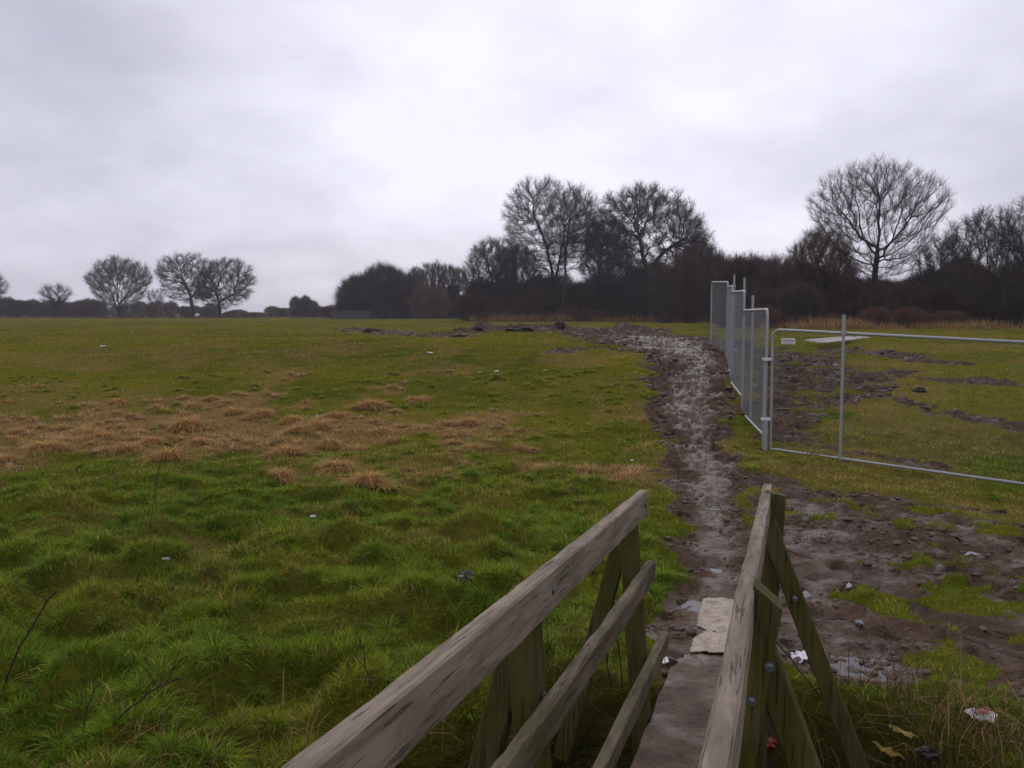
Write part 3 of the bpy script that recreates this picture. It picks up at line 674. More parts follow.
def make_tree_meshes(spec, seed):
    P, par, R, kids, r = skeleton(spec, seed); i = np.where(par >= 0)[0]; p = par[i]
    thr = spec.get('thr', .055); R0 = np.minimum(R[p], R[i] * 1.35); big = R[i] > thr
    # roots flare
    R0 = R0 * (1 + .35 * np.exp(-P[p][:, 2] / .6)); Rr = R[i] * (1 + .35 * np.exp(-P[i][:, 2] / .6))
    tv = prisms(P[p][big], P[i][big], R0[big], Rr[big], 9)
    if not big.any(): tv = prisms(P[p][:3], P[i][:3], R0[:3], Rr[:3], 7)
    lst = [prisms(P[p][~big], P[i][~big], R0[~big], R[i][~big], 4)]
    # twig sprays
    nd = np.where((R < spec.get('twig_on', .045)) & (par >= 0))[0]; mlt = int(round(spec.get('twigs', 4) * 1.7)); nd = np.repeat(nd, mlt)
    bd = P[nd] - P[par[nd]]; bd /= np.linalg.norm(bd, axis=1, keepdims=True) + 1e-9
    cen = np.array([0, 0, spec['h'] * spec.get('cen', .35)]); ow = P[nd] - cen; ow /= np.linalg.norm(ow, axis=1, keepdims=True) + 1e-9
    d = bd * .5 + ow * spec.get('ow', .6) + r.normal(0, spec.get('spread', .5), bd.shape) + np.array([0, 0, spec.get('lift', .15)]); d /= np.linalg.norm(d, axis=1, keepdims=True)
    L = spec.get('tl', .45) * r.uniform(.5, 1.3, (len(nd), 1)); tr_ = spec.get('tr', .008) * .72
    p1 = P[nd] + d * L; d2 = d + r.normal(0, .35, d.shape) + np.array([0, 0, .1]); d2 /= np.linalg.norm(d2, axis=1, keepdims=True); p2 = p1 + d2 * L * .8
    d3 = d + r.normal(0, .7, d.shape); d3 /= np.linalg.norm(d3, axis=1, keepdims=True); q0 = P[nd] + d * L * .55; p3 = q0 + d3 * L * .8
    one = np.ones(len(nd))
    lst += [prisms(P[nd], p1, one * tr_, one * tr_ * .8, 3), prisms(p1, p2, one * tr_ * .8, one * tr_ * .35, 3), prisms(q0, p3, one * tr_ * .8, one * tr_ * .35, 3)]
    return tv, stack(lst), (P, R, r)
def leaves(cent, n, spread, size, col, r):
    P = cent[r.integers(0, len(cent), n)] + r.normal(0, spread, (n, 3)); a = r.normal(size=(n, 3)); a /= np.linalg.norm(a, axis=1, keepdims=True)
    b_ = np.cross(a, r.normal(size=(n, 3))); b_ /= np.linalg.norm(b_, axis=1, keepdims=True); s = size * r.uniform(.6, 1.3, (n, 1))
    V = np.stack([P - a * s, P + b_ * s * .6, P + a * s, P - b_ * s * .6], 1).reshape(-1, 3); Q = np.arange(n * 4).reshape(-1, 4)
    return V, Q, np.repeat(np.array(col) * r.uniform(.5, 1.5, (n, 1)), 4, 0)
def place(px, Y): X = (px - 512) / F * Y; return X, Y, H(X, Y)
def tree(px, Y, top, wpx, label, group, seed, name='tree', cat='tree', trunk_mat='bark', twig_mat='twig', dx=0, ivy=0, **spec):
    X, Y_, Z = place(px, Y); hz = (Y0 - top) / F * Y - Z
    spec['h'] = hz; spec['w'] = wpx / F * Y
    if 'trunkpx' in spec:   # trunk bends given in pixels relative to the foot, turned to metres
        k = Y / F; tp = spec.pop('trunkpx'); spec['trunk'] = [[(a * k, 0 if j == 0 else (j % 2) * .3, b_ * k) for j, (a, b_) in enumerate(s)] for s in tp]
    tv, cv, (P, R, r) = make_tree_meshes(spec, seed)
    t = empty(name, (X, Y_, Z - .15)); tag(t, label, cat, group)
    sx = dx / F * Y
    if sx:
        for a in (tv[0], cv[0]): a[:, 0] += sx * np.clip(a[:, 2] / hz, 0, 1) ** 1.2
    mesh_np('trunk', tv[0], [tv[1]], M[trunk_mat], t, smooth=True); mesh_np('crown', cv[0], [cv[1]], M[twig_mat], t)
    if ivy:
        c = P[(P[:, 2] < hz * .6) & (R > .05)]
        if len(c): V, Q, C = leaves(c, ivy, .28, .11, (.030, .044, .016), r); mesh_np('ivy', V, [Q], M['leaf'], t, col=C)
    return t
FT = 'bare trees beyond the field'
# far left
tree(-14, 175, 268, 44, 'bare tree cut by the left edge of the picture', FT, 101, n=500, twigs=3, tip=.02, tr=.012, tl=.6)
tree(58, 185, 283, 32, 'small bare tree with an ivy clad trunk in the far left hedge', FT, 102, n=150, twigs=2, tip=.022, tr=.011, tl=.7, ivy=1800, base=.35, spread=.4)
tree(121, 175, 257, 68, 'broad bare tree with the lowest fork, leftmost of three field trees', FT, 103, n=1100, twigs=4, tip=.018, tr=.011, tl=.6, base=.13, trunk=[(0, 0, 0), (-.2, 0, 1.8)], shape='fan', pw=2.5, twig_mat='pale_twig')
tree(192, 170, 252, 66, 'bare oak with a clear dark trunk, middle of three field trees', FT, 104, n=750, twigs=3, tip=.020, tr=.013, tl=.6, base=.22, trunkpx=[[(2, 0), (1, 22), (-6, 42)], [(1, 20), (14, 34)]], fork=5, thick=1.25, wander=.4, dx=-4)
tree(221, 172, 258, 62, 'bare oak with a reddish crown, rightmost of three field trees', FT, 105, n=800, twigs=3, tip=.020, tr=.013, tl=.6, base=.14, trunkpx=[[(0, 0), (-3, 16), (-6, 26)], [(-3, 16), (10, 24)]], fork=3, thick=1.2, wander=.4, dx=8)
tree(157, 215, 289, 18, 'tiny bare tree between the broad tree and the oaks', FT, 106, n=90, twigs=2, tip=.02, tr=.011, tl=.7)
# rounded brown mass and slender trees, middle distance
MG = 'trees in the middle distance'
kw = dict(n=480, twigs=4, wander=.4, tip=.02, tr=.018, tl=.85, base=.06, spread=.6, ivy=1500)
tree(362, 150, 277, 46, 'low rounded brown tree at the left of the dense clump', MG, 110, **kw)
tree(384, 148, 264, 42, 'tallest rounded tree of the dense brown clump', MG, 111, **kw)
tree(402, 152, 273, 34, 'rounded brown tree at the right of the dense clump', MG, 112, **kw)
for i, (px, top, lab) in enumerate(((416, 268, 'slender bare tree next to the dense brown clump'), (427, 264, 'second slender bare tree right of the dense clump'), (438, 261, 'tallest slender bare tree of the pale row'),
                                    (449, 264, 'slender bare tree above the dark evergreen'), (459, 268, 'slender bare tree nearest the big thicket'))):
    tree(px, 156 + 3 * (i % 2), top, 17, lab, MG, 120 + i, n=230, twigs=5, tip=.022, tr=.016, tl=.6, base=.35, trop=(0, 0, .3), twig_mat='pale_twig', lift=.5)
# centre
CG = 'tall bare trees in the centre'
tree(492, 112, 237, 58, 'spreading bare tree at the left end of the central thicket', CG, 130, n=1000, twigs=4, tip=.017, tr=.011, tl=.5, base=.10, spread=.5, ivy=1500)
tree(516, 110, 243, 50, 'lower tangled tree under the tall round topped tree', CG, 131, n=800, twigs=4, tip=.016, tr=.011, tl=.5, base=.10, ivy=2500)
tree(556, 113, 177, 96, 'tall round topped bare tree with a leaning forked trunk', CG, 132, n=2200, twigs=6, tip=.015, tr=.0085, tl=.55, base=.28, dx=-12,
     trunkpx=[[(4, 0), (1, 40), (-4, 75), (-14, 105)], [(1, 40), (8, 62), (14, 88)]], fork=9, wander=.22, trop=(0, 0, .12), thick=1.15, ivy=900)
tree(564, 106, 186, 62, 'slim bare tree with a pale curving stem beside the big oak', CG, 133, n=950, twigs=5, tip=.014, tr=.0085, tl=.55, base=.42, dx=12,
     trunkpx=[[(-2, 0), (-2, 45), (-4, 70), (-3, 100)], [(-2, 50), (12, 62)]], fork=10, wander=.3, thick=1.0)
tree(652, 105, 184, 128, 'great bare oak with heavy crooked limbs', CG, 134, n=2700, twigs=6, tip=.015, tr=.009, tl=.5, base=.13, dx=-8,
     trunkpx=[[(0, 0), (-2, 40), (-6, 62), (-10, 90)], [(0, 28), (-18, 48), (-34, 62)], [(-3, 50), (14, 70), (30, 80)]], fork=8, wander=.42, trop=(0, 0, .02), thick=1.3, kill=1.6)
tree(606, 108, 218, 56, 'dark twisted tree on the left flank of the great oak', CG, 135, n=1100, twigs=5, tip=.016, tr=.011, tl=.5, base=.22, wander=.4)
tree(696, 104, 236, 44, 'thin upright bare tree on the right flank of the great oak', CG, 136, n=700, twigs=6, tip=.016, tr=.010, tl=.5, base=.08, trop=(0, 0, .2))
# right
RG = 'bare trees on the right'
tree(818, 62, 228, 72, 'dense dark bushy tree left of the fan shaped tree', RG, 140, n=1500, twigs=5, tip=.012, tr=.0065, tl=.35, base=.06, spread=.5, ivy=5000, twig_mat='scrub')
tree(873, 64, 160, 146, 'large fan shaped bare tree with fine upswept branches', RG, 141, n=2000, twigs=4, tip=.0105, tr=.0052, tl=.40, base=.27, trunk=[(0, 0, 0), (0, .1, 3.2), (.1, 0, 5.5)], shape='fan',
     wander=.16, trop=(0, 0, .12), cen=.2, ow=.9, pw=2.15, kill=1.6, thick=1.0)
tree(940, 63, 232, 60, 'bushy bare tree between the fan shaped tree and the curved ones', RG, 142, n=650, twigs=3, tip=.012, tr=.007, tl=.38, base=.08)
tree(984, 58, 204, 84, 'bare hawthorn with arching branches near the right edge', RG, 143, n=750, twigs=3, tip=.013, tr=.0075, tl=.4, base=.10, wander=.4, dx=-6)
tree(1040, 57, 190, 110, 'tall bare tree cut by the right edge of the picture', RG, 144, n=850, twigs=3, tip=.013, tr=.0075, tl=.42, base=.12, wander=.35)

# shrubs: five shapes, copied along the hedge lines
def shrub_mesh(seed, mat, ivyn=0, n=700, tw=4, h=4.0, w=4.2, tr=.010):
    r = np.random.default_rng(seed); stems = []
    for k in range(6):
        a = r.uniform(0, 6.28); d = r.uniform(.1, .5); stems.append([(math.cos(a) * d, math.sin(a) * d, 0), (math.cos(a) * d * 2.2, math.sin(a) * d * 2.2, .7)])
    tv, cv, (P, R, r) = make_tree_meshes(dict(h=h, w=w, base=.02, n=n, twigs=tw, tip=.013, tr=tr, tl=.42, trunk=stems, step=.13, kill=1.8, spread=.6, thr=.04, fork=0, depth=.8), seed)
    V, Q = stack([tv, cv]); o = mesh_np('shrub', V, [Q], M[mat])
    if ivyn:
        V2, Q2, C = leaves(P, ivyn, .22, .10, (.034, .042, .020), r); l = mesh_np('foliage', V2, [Q2], M['leaf'], o, col=C)
    return o
def dup(o, loc, rz, sc):
    c = o.copy(); COL.objects.link(c); c.location = loc; c.rotation_euler = (0, 0, rz); c.scale = sc
    for ch in o.children: d = ch.copy(); COL.objects.link(d); d.parent = c
    return c
PROTO = {'scrub': shrub_mesh(201, 'scrub'), 'dark': shrub_mesh(202, 'scrub', 7000), 'grey': shrub_mesh(203, 'twig', 0, 600, 4), 'russet': shrub_mesh(204, 'russet', 0, 420, 5), 'mix': shrub_mesh(205, 'scrub', 2500)}
used = set()
LAB = {'scrub': 'leafless brown shrub in the tangled hedge line', 'dark': 'dark evergreen shrub thick with ivy in the hedge line', 'grey': 'grey leafless shrub in the hedge line', 'russet': 'low russet shrub at the foot of the hedge', 'mix': 'brown shrub part covered with ivy in the hedge line'}
def shrub(kind, px, Y, top, wpx, where, label=None):
    X, Y_, Z = place(px, Y); hgt = (Y0 - top) / F * Y - Z + .1; w = wpx / F * Y; p = PROTO[kind]; sc = (w / 4.2, w / 4.2, hgt / 4.0); rz = random.uniform(0, 6.28)
    if kind in used: o = dup(p, (X, Y_, Z - .1), rz, sc)
    else: o = p; used.add(kind); o.location = (X, Y_, Z - .1); o.rotation_euler = (0, 0, rz); o.scale = sc
    tag(o, label or (LAB[kind] + ' ' + where), 'shrub', 'shrubs: ' + LAB[kind] + ' ' + where); return o
R_ = random.Random(11)
def band(x0, x1, dx, Y, tops, kinds, where, wpx, dy=4, amp=1.0):
    x = x0
    while x <= x1:
        k = kinds[R_.randrange(len(kinds))]; t0 = tops[0] + (tops[1] - tops[0]) * (x - x0) / (x1 - x0)
        shrub(k, x + R_.uniform(-3, 3), Y + R_.uniform(-dy, dy), t0 + R_.choice([-1, 1, 1, -.3, .4]) * R_.uniform(2, 12) * (wpx / 40) * amp, wpx * R_.uniform(.85, 1.25), where); x += dx * R_.uniform(.8, 1.2)
wl_, wc, wr = 'across the far left', 'under the central trees', 'behind the wire fence'
band(-60, 110, 9, 205, (302, 300), ['dark', 'scrub', 'mix', 'grey', 'scrub'], wl_, 20, 6, 1.0)
band(105, 345, 11, 225, (307, 307), ['scrub', 'grey', 'russet', 'mix', 'grey'], wl_, 18, 6, 1.1)
for px, top in ((297, 297), (306, 296), (312, 300)): shrub('grey', px, 190, top, 15, wl_)
band(335, 480, 11, 160, (303, 296), ['scrub', 'dark', 'mix'], wl_.replace('across the far left', 'in the middle distance'), 22)
shrub('russet', 424, 146, 286, 26, '', 'rust coloured bush under the slender pale trees'); 
shrub('russet', 440, 147, 287, 22, '', 'rust coloured bush left of the dark evergreen')
band(478, 770, 13, 118, (283, 264), ['dark', 'scrub', 'grey', 'mix'], wc, 42, 3)
band(474, 775, 17, 110, (296, 278), ['dark', 'scrub', 'russet', 'scrub', 'mix'], wc, 44, 2)
band(478, 700, 22, 106, (306, 304), ['russet', 'scrub'], wc, 24, 1.5)
for px, top, w in ((690, 252, 50), (716, 254, 46), (735, 258, 50), (756, 262, 48), (775, 258, 50), (668, 266, 44)): shrub(R_.choice(['scrub', 'grey', 'mix']), px, 88, top, w, wc)
band(735, 1075, 19, 66, (270, 264), ['dark', 'scrub', 'grey', 'mix'], wr, 50, 2.5)
band(730, 1075, 24, 60, (290, 280), ['dark', 'scrub', 'mix', 'grey'], wr, 46, 1.5)
band(765, 1070, 34, 56, (309, 311), ['scrub', 'mix', 'russet'], wr, 34, .8)
# the dark evergreen
X, Y_, Z = place(453.5, 150); r = np.random.default_rng(5); hz = (Y0 - 287) / F * 150 - Z
t = empty('evergreen_tree', (X, Y_, Z)); tag(t, 'small dark square topped evergreen below the slender trees', 'evergreen tree')
cpts = np.stack([r.uniform(-.8, .8, 300), r.uniform(-.8, .8, 300), r.uniform(.5, hz, 300)], -1); V, Q, C = leaves(cpts, 7000, .18, .13, (.010, .016, .008), r); mesh_np('crown', V, [Q], M['leaf'], t, col=C)
v, f = tube_np([(0, 0, -.1), (0, 0, hz * .7)], .14, 7); mesh_np('trunk', v, [np.array(f)], M['bark'], t)

# low grey wall, dark railing and far roofs in the middle distance
def px_wall(px0, px1, Y, top, label, mat, name, th=.25):
    x0, _, z0 = place(px0, Y); x1 = (px1 - 512) / F * Y; zt = (Y0 - top) / F * Y
    v, f = box_np(((x0 + x1) / 2, Y, (zt + z0 - .3) / 2), (x1 - x0, th, zt - z0 + .3))
    v2, f2 = box_np(((x0 + x1) / 2, Y, zt + .04), (x1 - x0 + .1, th + .1, .08))
    o = mesh_np(name, v, [np.array(f)], M[mat]); mesh_np('coping', v2, [np.array(f2)], M[mat], o); tag(o, label, 'wall'); return o
px_wall(331, 371, 138, 311.2, 'low pale grey wall left of the dark railing', 'wall', 'wall')
x0 = (372 - 512) / F * 134; x1 = (478 - 512) / F * 134; zb = H(x0, 134); t = empty('railing', (x0, 134, zb)); tag(t, 'low dark railing in front of the slender trees', 'railing')
zt = (Y0 - 310) / F * 134 - zb
for z in (zt, zt * .6, zt * .25): v, f = box_np(((x1 - x0) / 2, 0, z), (x1 - x0, .06, .09)); mesh_np('rail', v, [np.array(f)], M['dark_rail'], t)
k = 0
while k * 1.8 < x1 - x0: v, f = box_np((k * 1.8, -.07, zt / 2), (.09, .08, zt + .1)); mesh_np('post', v, [np.array(f)], M['dark_rail'], t); k += 1
# earth edge of the field
def bank(px0, px1, Y):
    xa, xb = (px0 - 512) / F * Y, (px1 - 512) / F * Y; X = np.linspace(xa, xb, 160); n = fbm(X * .3, X * 0, 400, 4); hh = .05 + .32 * n * np.minimum(1, np.minimum(X - xa, xb - X) / 4); z = height(X, X * 0 + Y)
    V = []; 
    for k_, (dy, q) in enumerate(((-1.2, -.1), (-.5, .7), (0, 1), (.7, .6), (1.5, -.1))): V.append(np.stack([X, Y + dy + n * 1.0, z + hh * q - (.05 if q < 0 else 0)], -1))
    V = np.concatenate(V); i = np.arange(159)[:, None]; Q = np.concatenate([np.concatenate([i + a * 160, i + 1 + a * 160, i + 1 + (a + 1) * 160, i + (a + 1) * 160], 1) for a in range(4)])
    tag(mesh_np('earth_bank', V, [Q], M['earth'], smooth=True), kind='structure')
bank(285, 425, 152)

# dead grass and bracken fringe at the foot of the hedges (nobody could count it)
def fringe(px0, px1, Y0_, Y1_, N, L0, colr, seed):
    r = np.random.default_rng(seed); px = r.uniform(px0, px1, N); Y = r.uniform(Y0_, Y1_, N); X = (px - 512) / F * Y
    k = fbm(X * .5, Y * .5, seed, 3) > .44; X, Y = X[k], Y[k]; n = len(X)
    return (np.stack([X, Y, height(X, Y) - .05], -1), L0 * r.uniform(.5, 1.3, n) * (.4 + fbm(X * .3, Y * .3, seed + 3, 3)), Y / F * .8 * r.uniform(.6, 1.2, n), r.uniform(0, .7, n), r.uniform(0, 6.28, n), r.uniform(.1, .6, n), np.array(colr) * r.uniform(.6, 1.4, (n, 1)))
fr = [fringe(470, 770, 100, 108, 9000, 1.1, (.24, .135, .06), 500), fringe(760, 1090, 50, 57, 9000, .75, (.30, .19, .08), 510), fringe(-60, 480, 165, 190, 4000, .7, (.11, .075, .04), 520)]
a = [np.concatenate([q[i] for q in fr]) for i in range(7)]; V, Q, T = blades(*a[:6]); tag(mesh_np('dead_bracken_foliage', V, [Q, T], M['blade'], col=np.repeat(a[6], 7, 0)), kind='stuff')

# ------------------------------------------------------------------ straw tussocks
def tussock_mesh(seed, n=1500):
    r = np.random.default_rng(seed); az = r.uniform(0, 6.28, n); rad = np.abs(r.normal(0, .12, n)) * (1 + .5 * np.sin(az * 2 + seed) + .35 * np.sin(az * 3 + 2 * seed)); P = np.stack([np.cos(az) * rad, np.sin(az) * rad, np.zeros(n) - .02], -1)
    V, Q, T = blades(P, r.uniform(.16, .40, n), r.uniform(.005, .010, n), r.uniform(.0, .7, n) + rad * 2.0, az + r.normal(0, .5, n), r.uniform(.55, .95, n))
    t = r.random((n, 1)); c = np.array([.74, .46, .18]) * (1 - t) + np.array([.40, .225, .08]) * t; g_ = r.random((n, 1)) < .12; c = np.where(g_, np.array([.07, .085, .02]), c)
    return mesh_np('grass_tussock', V, [Q, T], M['blade'], col=np.repeat(c, 7, 0))
TP = [tussock_mesh(s, n_) for s, n_ in ((1, 1500), (2, 900), (3, 1200), (4, 700))]; tu = set()
TUS = [(45, 447, 1.5, 'pale straw tussock farthest left in the dry patch'), (118, 400, .9, None), (103, 436, 1.2, None), (88, 432, 1.0, None), (66, 440, 1, None), (138, 430, .9, None), (157, 405, .9, None), (128, 446, .8, None), (190, 425, 1.2, None), (200, 440, 1.1, None), (212, 450, 1.0, None),
       (170, 456, 1.3, 'wide flattened straw tussock at the near edge of the dry patch'), (235, 410, 1, None), (262, 412, .9, None), (293, 418, 1.1, None), (320, 424, 1.3, None), (300, 428, 1.0, None), (288, 450, 1.1, None), (330, 443, 1.2, None), (355, 448, 1.1, None),
       (371, 404, 1.35, 'rounded straw tussock at the right end of the dry patch'), (395, 408, .8, None), (415, 398, .9, None), (425, 396, .8, None), (470, 420, 1.15, 'straw tussock standing apart on the right, behind a smaller one'), (472, 446, 1.0, 'small straw tussock lowest of the two standing apart on the right'),
       (336, 466, 1.25, 'straw tussock below the dry patch, middle of the nearest three'), (279, 475, 1.25, 'straw tussock below the dry patch, left of the nearest three'), (368, 480, .9, 'dull grey green tussock, right of the nearest three'),
       (20, 430, .9, None), (8, 458, 1.1, None), (60, 425, .8, None), (212, 396, .7, None), (345, 412, .8, None), (380, 430, .9, None), (250, 440, .9, None), (152, 440, .9, None)]
for i, (x, y, s, lb) in enumerate(TUS):
    p = spot(x, y + 4); k = i % 4; s *= random.uniform(.62, 1.12); z = (s * .85, s * .85, s * random.uniform(.65, .95)); rz = random.uniform(0, 6.28)
    if k in tu: o = dup(TP[k], p, rz, z)
    else: o = TP[k]; tu.add(k); o.location = p; o.rotation_euler = (0, 0, rz); o.scale = z
    tag(o, lb or 'straw coloured tussock among the others in the dry patch of grass', 'grass tussock', 'straw tussocks in the field' if lb else 'straw tussocks in the dry patch')

# ------------------------------------------------------------------ ditch growth, stems, clods
def reeds(N, seed):
    r = np.random.default_rng(seed); P = []
    cs = [(np.array(a[:2]), np.array(b_[:2])) for a, b_ in zip(DITCH[1:-2], DITCH[2:-1])]
    for i in range(N):
        a, b_ = cs[r.integers(0, len(cs))]; q = a + (b_ - a) * r.random() + r.normal(0, .42, 2); P.append(q)
    for (cx, cy), m_, sg_ in ((at(852, 738), 3200, .26), (at(800, 745), 1500, .2), (at(590, 735), 1800, .22), (at(960, 760), 900, .3)):
        P += list(np.array([cx, cy]) + r.normal(0, sg_, (m_, 2)))
    P = np.array(P); lat_ = P[:, 0] * .956 - P[:, 1] * .294; lon = P[:, 0] * .294 + P[:, 1] * .956
    P = P[~((lat_ > -.60) & (lat_ < .08))]; n = len(P); Z = height(P[:, 0], P[:, 1]) - .02
    V, Q, T = blades(np.stack([P[:, 0], P[:, 1], Z], -1), r.uniform(.15, .6, n), r.uniform(.003, .006, n), r.uniform(.0, .9, n), r.uniform(0, 6.28, n), r.uniform(.3, .95, n))
    t = r.random((n, 1)) ** 2; c = np.array([.055, .033, .017]) * (1 - t) + np.array([.46, .29, .13]) * t
    return mesh_np('dead_grass', V, [Q, T], M['blade'], col=np.repeat(c, 7, 0))
tag(reeds(13000, 3), kind='stuff')
def stalk(pts, rad, label, side=3, seed=0, group='dead weed stalks'):
    """pts in pixels with a distance each: a dead stem rooted in the ground with side shoots"""
    r = random.Random(seed); root = spot(*pts[0]); top_px = pts[1]; d = ray(*top_px); Yt = root.y + pts[2]; P1 = Vector(d / d[1] * Yt)
    n = 8; line = []
    for i in range(n + 1):
        s = i / n; q = root.lerp(P1, s) + Vector((r.gauss(0, .006), r.gauss(0, .006), .04 * math.sin(s * 3.1))) * (1 if i else 0); line.append(q - root)
    T_ = [tube_np(line, rad, 5)]
    for k in range(side):
        s = r.uniform(.35, .95); b0 = line[int(s * n)]; dr = Vector((r.uniform(-1, 1), r.uniform(-.5, .5), r.uniform(.5, 1.2))).normalized() * r.uniform(.08, .2)
        T_.append(tube_np([b0, b0 + dr * .5 + Vector((0, 0, .01)), b0 + dr], rad * .5, 4))
    V, Fq = join_tubes(T_); o = mesh_np('weed_stalk', V, [np.array(Fq)], M['stem']); o.location = root; tag(o, label, 'weed stalk', group)
stalk([(2, 690), (55, 592), .15], .0055, 'long dark stalk slanting up from the left edge of the picture', 3, 1)
stalk([(78, 752), (100, 682), .1], .004, 'short dark stalk standing at the bottom left', 3, 2)
stalk([(112, 728), (182, 678), .15], .004, 'dark stalk leaning right over green tufts', 3, 3)
stalk([(150, 528), (162, 452), .05], .003, 'faint twiggy stalk standing below the dry patch', 7, 4)
stalk([(127, 520), (112, 468), .05], .0025, 'thin faint stalk left of the twiggy one below the dry patch', 5, 5)
stalk([(372, 700), (360, 640), .05], .003, 'thin stalk beside the lower end of the left handrail', 3, 6)
stalk([(612, 690), (596, 618), .0], .005, 'brown stem seen between the middle and bottom rails', 2, 7)
stalk([(622, 692), (612, 596), .0], .004, 'tall brown stem close beside another between the rails', 2, 8)
stalk([(640, 655), (652, 600), .0], .003, 'stem by the end of the middle rail', 1, 9)
stalk([(815, 690), (912, 628 + 68), .0], .004, 'fallen brown stem lying across the ditch edge by the far brace', 2, 10)
stalk([(770, 690), (762, 600), .1], .005, 'dark stem growing behind the near right post', 2, 11)
stalk([(852, 745), (772, 640), .2], .004, 'long pale stem slanting across the ditch under the braces', 1, 12)
def clod(x, y, s, label, seed, name='mud_clod', mat='earth', cat='mud clod', group='mud clods', z=.3):
    p = spot(x, y); bm = bmesh.new(); bmesh.ops.create_icosphere(bm, subdivisions=3, radius=1)
    for v in bm.verts:
        n = float(fbm(np.array([v.co.x * 1.7 + seed + v.co.z]), np.array([v.co.y * 1.7 + v.co.z * 1.3]), seed, 3, .6)[0]); v.co *= .25 + 1.5 * n; v.co.x *= s[0]; v.co.y *= s[1]; v.co.z *= s[2]
    me = bpy.data.meshes.new(name); bm.to_mesh(me); bm.free(); me.materials.append(M[mat]); o = bpy.data.objects.new(name, me); COL.objects.link(o); o.location = p + Vector((0, 0, s[2] * z)); tag(o, label, cat, group)
clod(371, 332, (.34, .3, .10), 'dark clod lying alone out in the left field', 1)
clod(478, 330, (.3, .3, .1), 'dark clod left of the churned heap', 2)
clod(520, 331, (.7, .5, .2), 'broad low clod at the left end of the churned mud', 3)
clod(560, 328, (.3, .3, .2), 'tall pointed clod in the churned mud below the trees', 4)
clod(461, 337, (.3, .25, .08), 'flat clod beside the old wheel tracks', 5)
clod(918, 392, (.13, .12, .06), 'clod of earth in the grass behind the wire fence', 6)
clod(742, 348, (.3, .3, .2), 'clod of earth at the foot of the row of panels', 7)

def lumps(N, seed):
    r = np.random.default_rng(seed); Y = 4.2 * (34 / 4.2) ** r.random(N); X = r.uniform(-.2, 1, N) * (Y * .62 + 1); X = np.where(r.random(N) < .5, X, r.uniform(.1, .45, N) * Y)
    mud, wet, dd, pud = masks(X, Y); dens = fbm(X * 1.6, Y * 1.6, 811, 3) - .08 * (X > 4.4) * (Y > 12)
    k = (mud > .30) & (dd < .3) & (r.random(N) < np.clip(1.1 - wet * (1.15 if True else 1), .06, 1)) & (dens > .46)
    lat_ = X * .956 - Y * .294; lon = X * .294 + Y * .956; k &= ~((lat_ > -.62) & (lat_ < -.2) & (lon < 5.45)); X, Y = X[k], Y[k]; n = len(X)
    bm = bmesh.new(); bmesh.ops.create_icosphere(bm, subdivisions=2, radius=1); B = np.array([v.co[:] for v in bm.verts]); Fi = np.array([[v.index for v in f.verts] for f in bm.faces]); bm.free()
    S = (.008 + .026 * r.random(n) ** 3) * np.maximum(1, Y / 9); ph = r.uniform(0, 50, (n, 1))
    d = .35 + 1.3 * fbm(B[None, :, 0] * 1.9 + ph, B[None, :, 1] * 1.9 + B[None, :, 2] * 2.3 + ph, 820, 3, .8)
    V = B[None] * d[..., None] * S[:, None, None] * np.stack([r.uniform(.7, 1.9, n), r.uniform(.7, 1.5, n), r.uniform(.35, .8, n)], -1)[:, None, :]
    a = r.uniform(0, 6.28, n); ca, sa = np.cos(a)[:, None], np.sin(a)[:, None]; x = V[..., 0] * ca - V[..., 1] * sa; y = V[..., 0] * sa + V[..., 1] * ca
    V = np.stack([x + X[:, None], y + Y[:, None], V[..., 2] + (height(X, Y) + S * .1)[:, None]], -1)
    tag(mesh_np('churned_mud', V.reshape(-1, 3), [(np.arange(n)[:, None, None] * len(B) + Fi[None]).reshape(-1, 3)], M['lump'], smooth=False), kind='stuff')
lumps(15000, 9)
# ------------------------------------------------------------------ litter
def sheet(name, outline, amp, freq, mat, label, cat='litter', seed=0, lift=.02, n=22, th=.003, extra=None, curl=0.0, group=None):
    """crumpled sheet: outline in photo pixels on the ground -> its own mesh lying there"""
    pts = np.array([atf(x, y) for x, y in outline]); c = pts.mean(0); mn, mx = pts.min(0), pts.max(0)
    gx, gy = np.meshgrid(np.linspace(mn[0], mx[0], n), np.linspace(mn[1], mx[1], n))
    def inside(x, y):
        r_ = np.zeros(x.shape, bool); m = len(pts)
        for i in range(m):
            x0, y0 = pts[i]; x1, y1 = pts[(i + 1) % m]; cnd = ((y0 > y) != (y1 > y)); xi = (x1 - x0) * (y - y0) / (y1 - y0 + 1e-12) + x0; r_ ^= cnd & (x < xi)
        return r_
    z = height(gx, gy); z = np.minimum(z, np.median(z) + .01) * .5 + np.median(z) * .5
    crk = np.abs(fbm(gx * freq, gy * freq, seed + 600, 3, .6) - .5) * 2
    z = z + lift + amp * crk + curl * ((gx - c[0]) / (mx[0] - mn[0] + 1e-6)) ** 2
    cx, cy = (gx[:-1, :-1] + gx[1:, 1:]) / 2, (gy[:-1, :-1] + gy[1:, 1:]) / 2; ins = inside(cx, cy)
    if not ins.any(): ins[:] = True
    id_ = np.arange(n * n).reshape(n, n); q = np.stack([id_[:-1, :-1], id_[:-1, 1:], id_[1:, 1:], id_[1:, :-1]], -1)[ins]
    V = np.stack([gx, gy, z], -1).reshape(-1, 3); zz_ = float(np.median(z)); V = V - np.array([c[0], c[1], zz_])
    u_, inv = np.unique(q, return_inverse=True); V = V[u_]; q = inv.reshape(-1, 4)
    o = mesh_np(name, V, [q], M[mat]); o.location = (c[0], c[1], zz_); md = o.modifiers.new('thickness', 'SOLIDIFY'); md.thickness = th
    tag(o, label, cat, group); return o
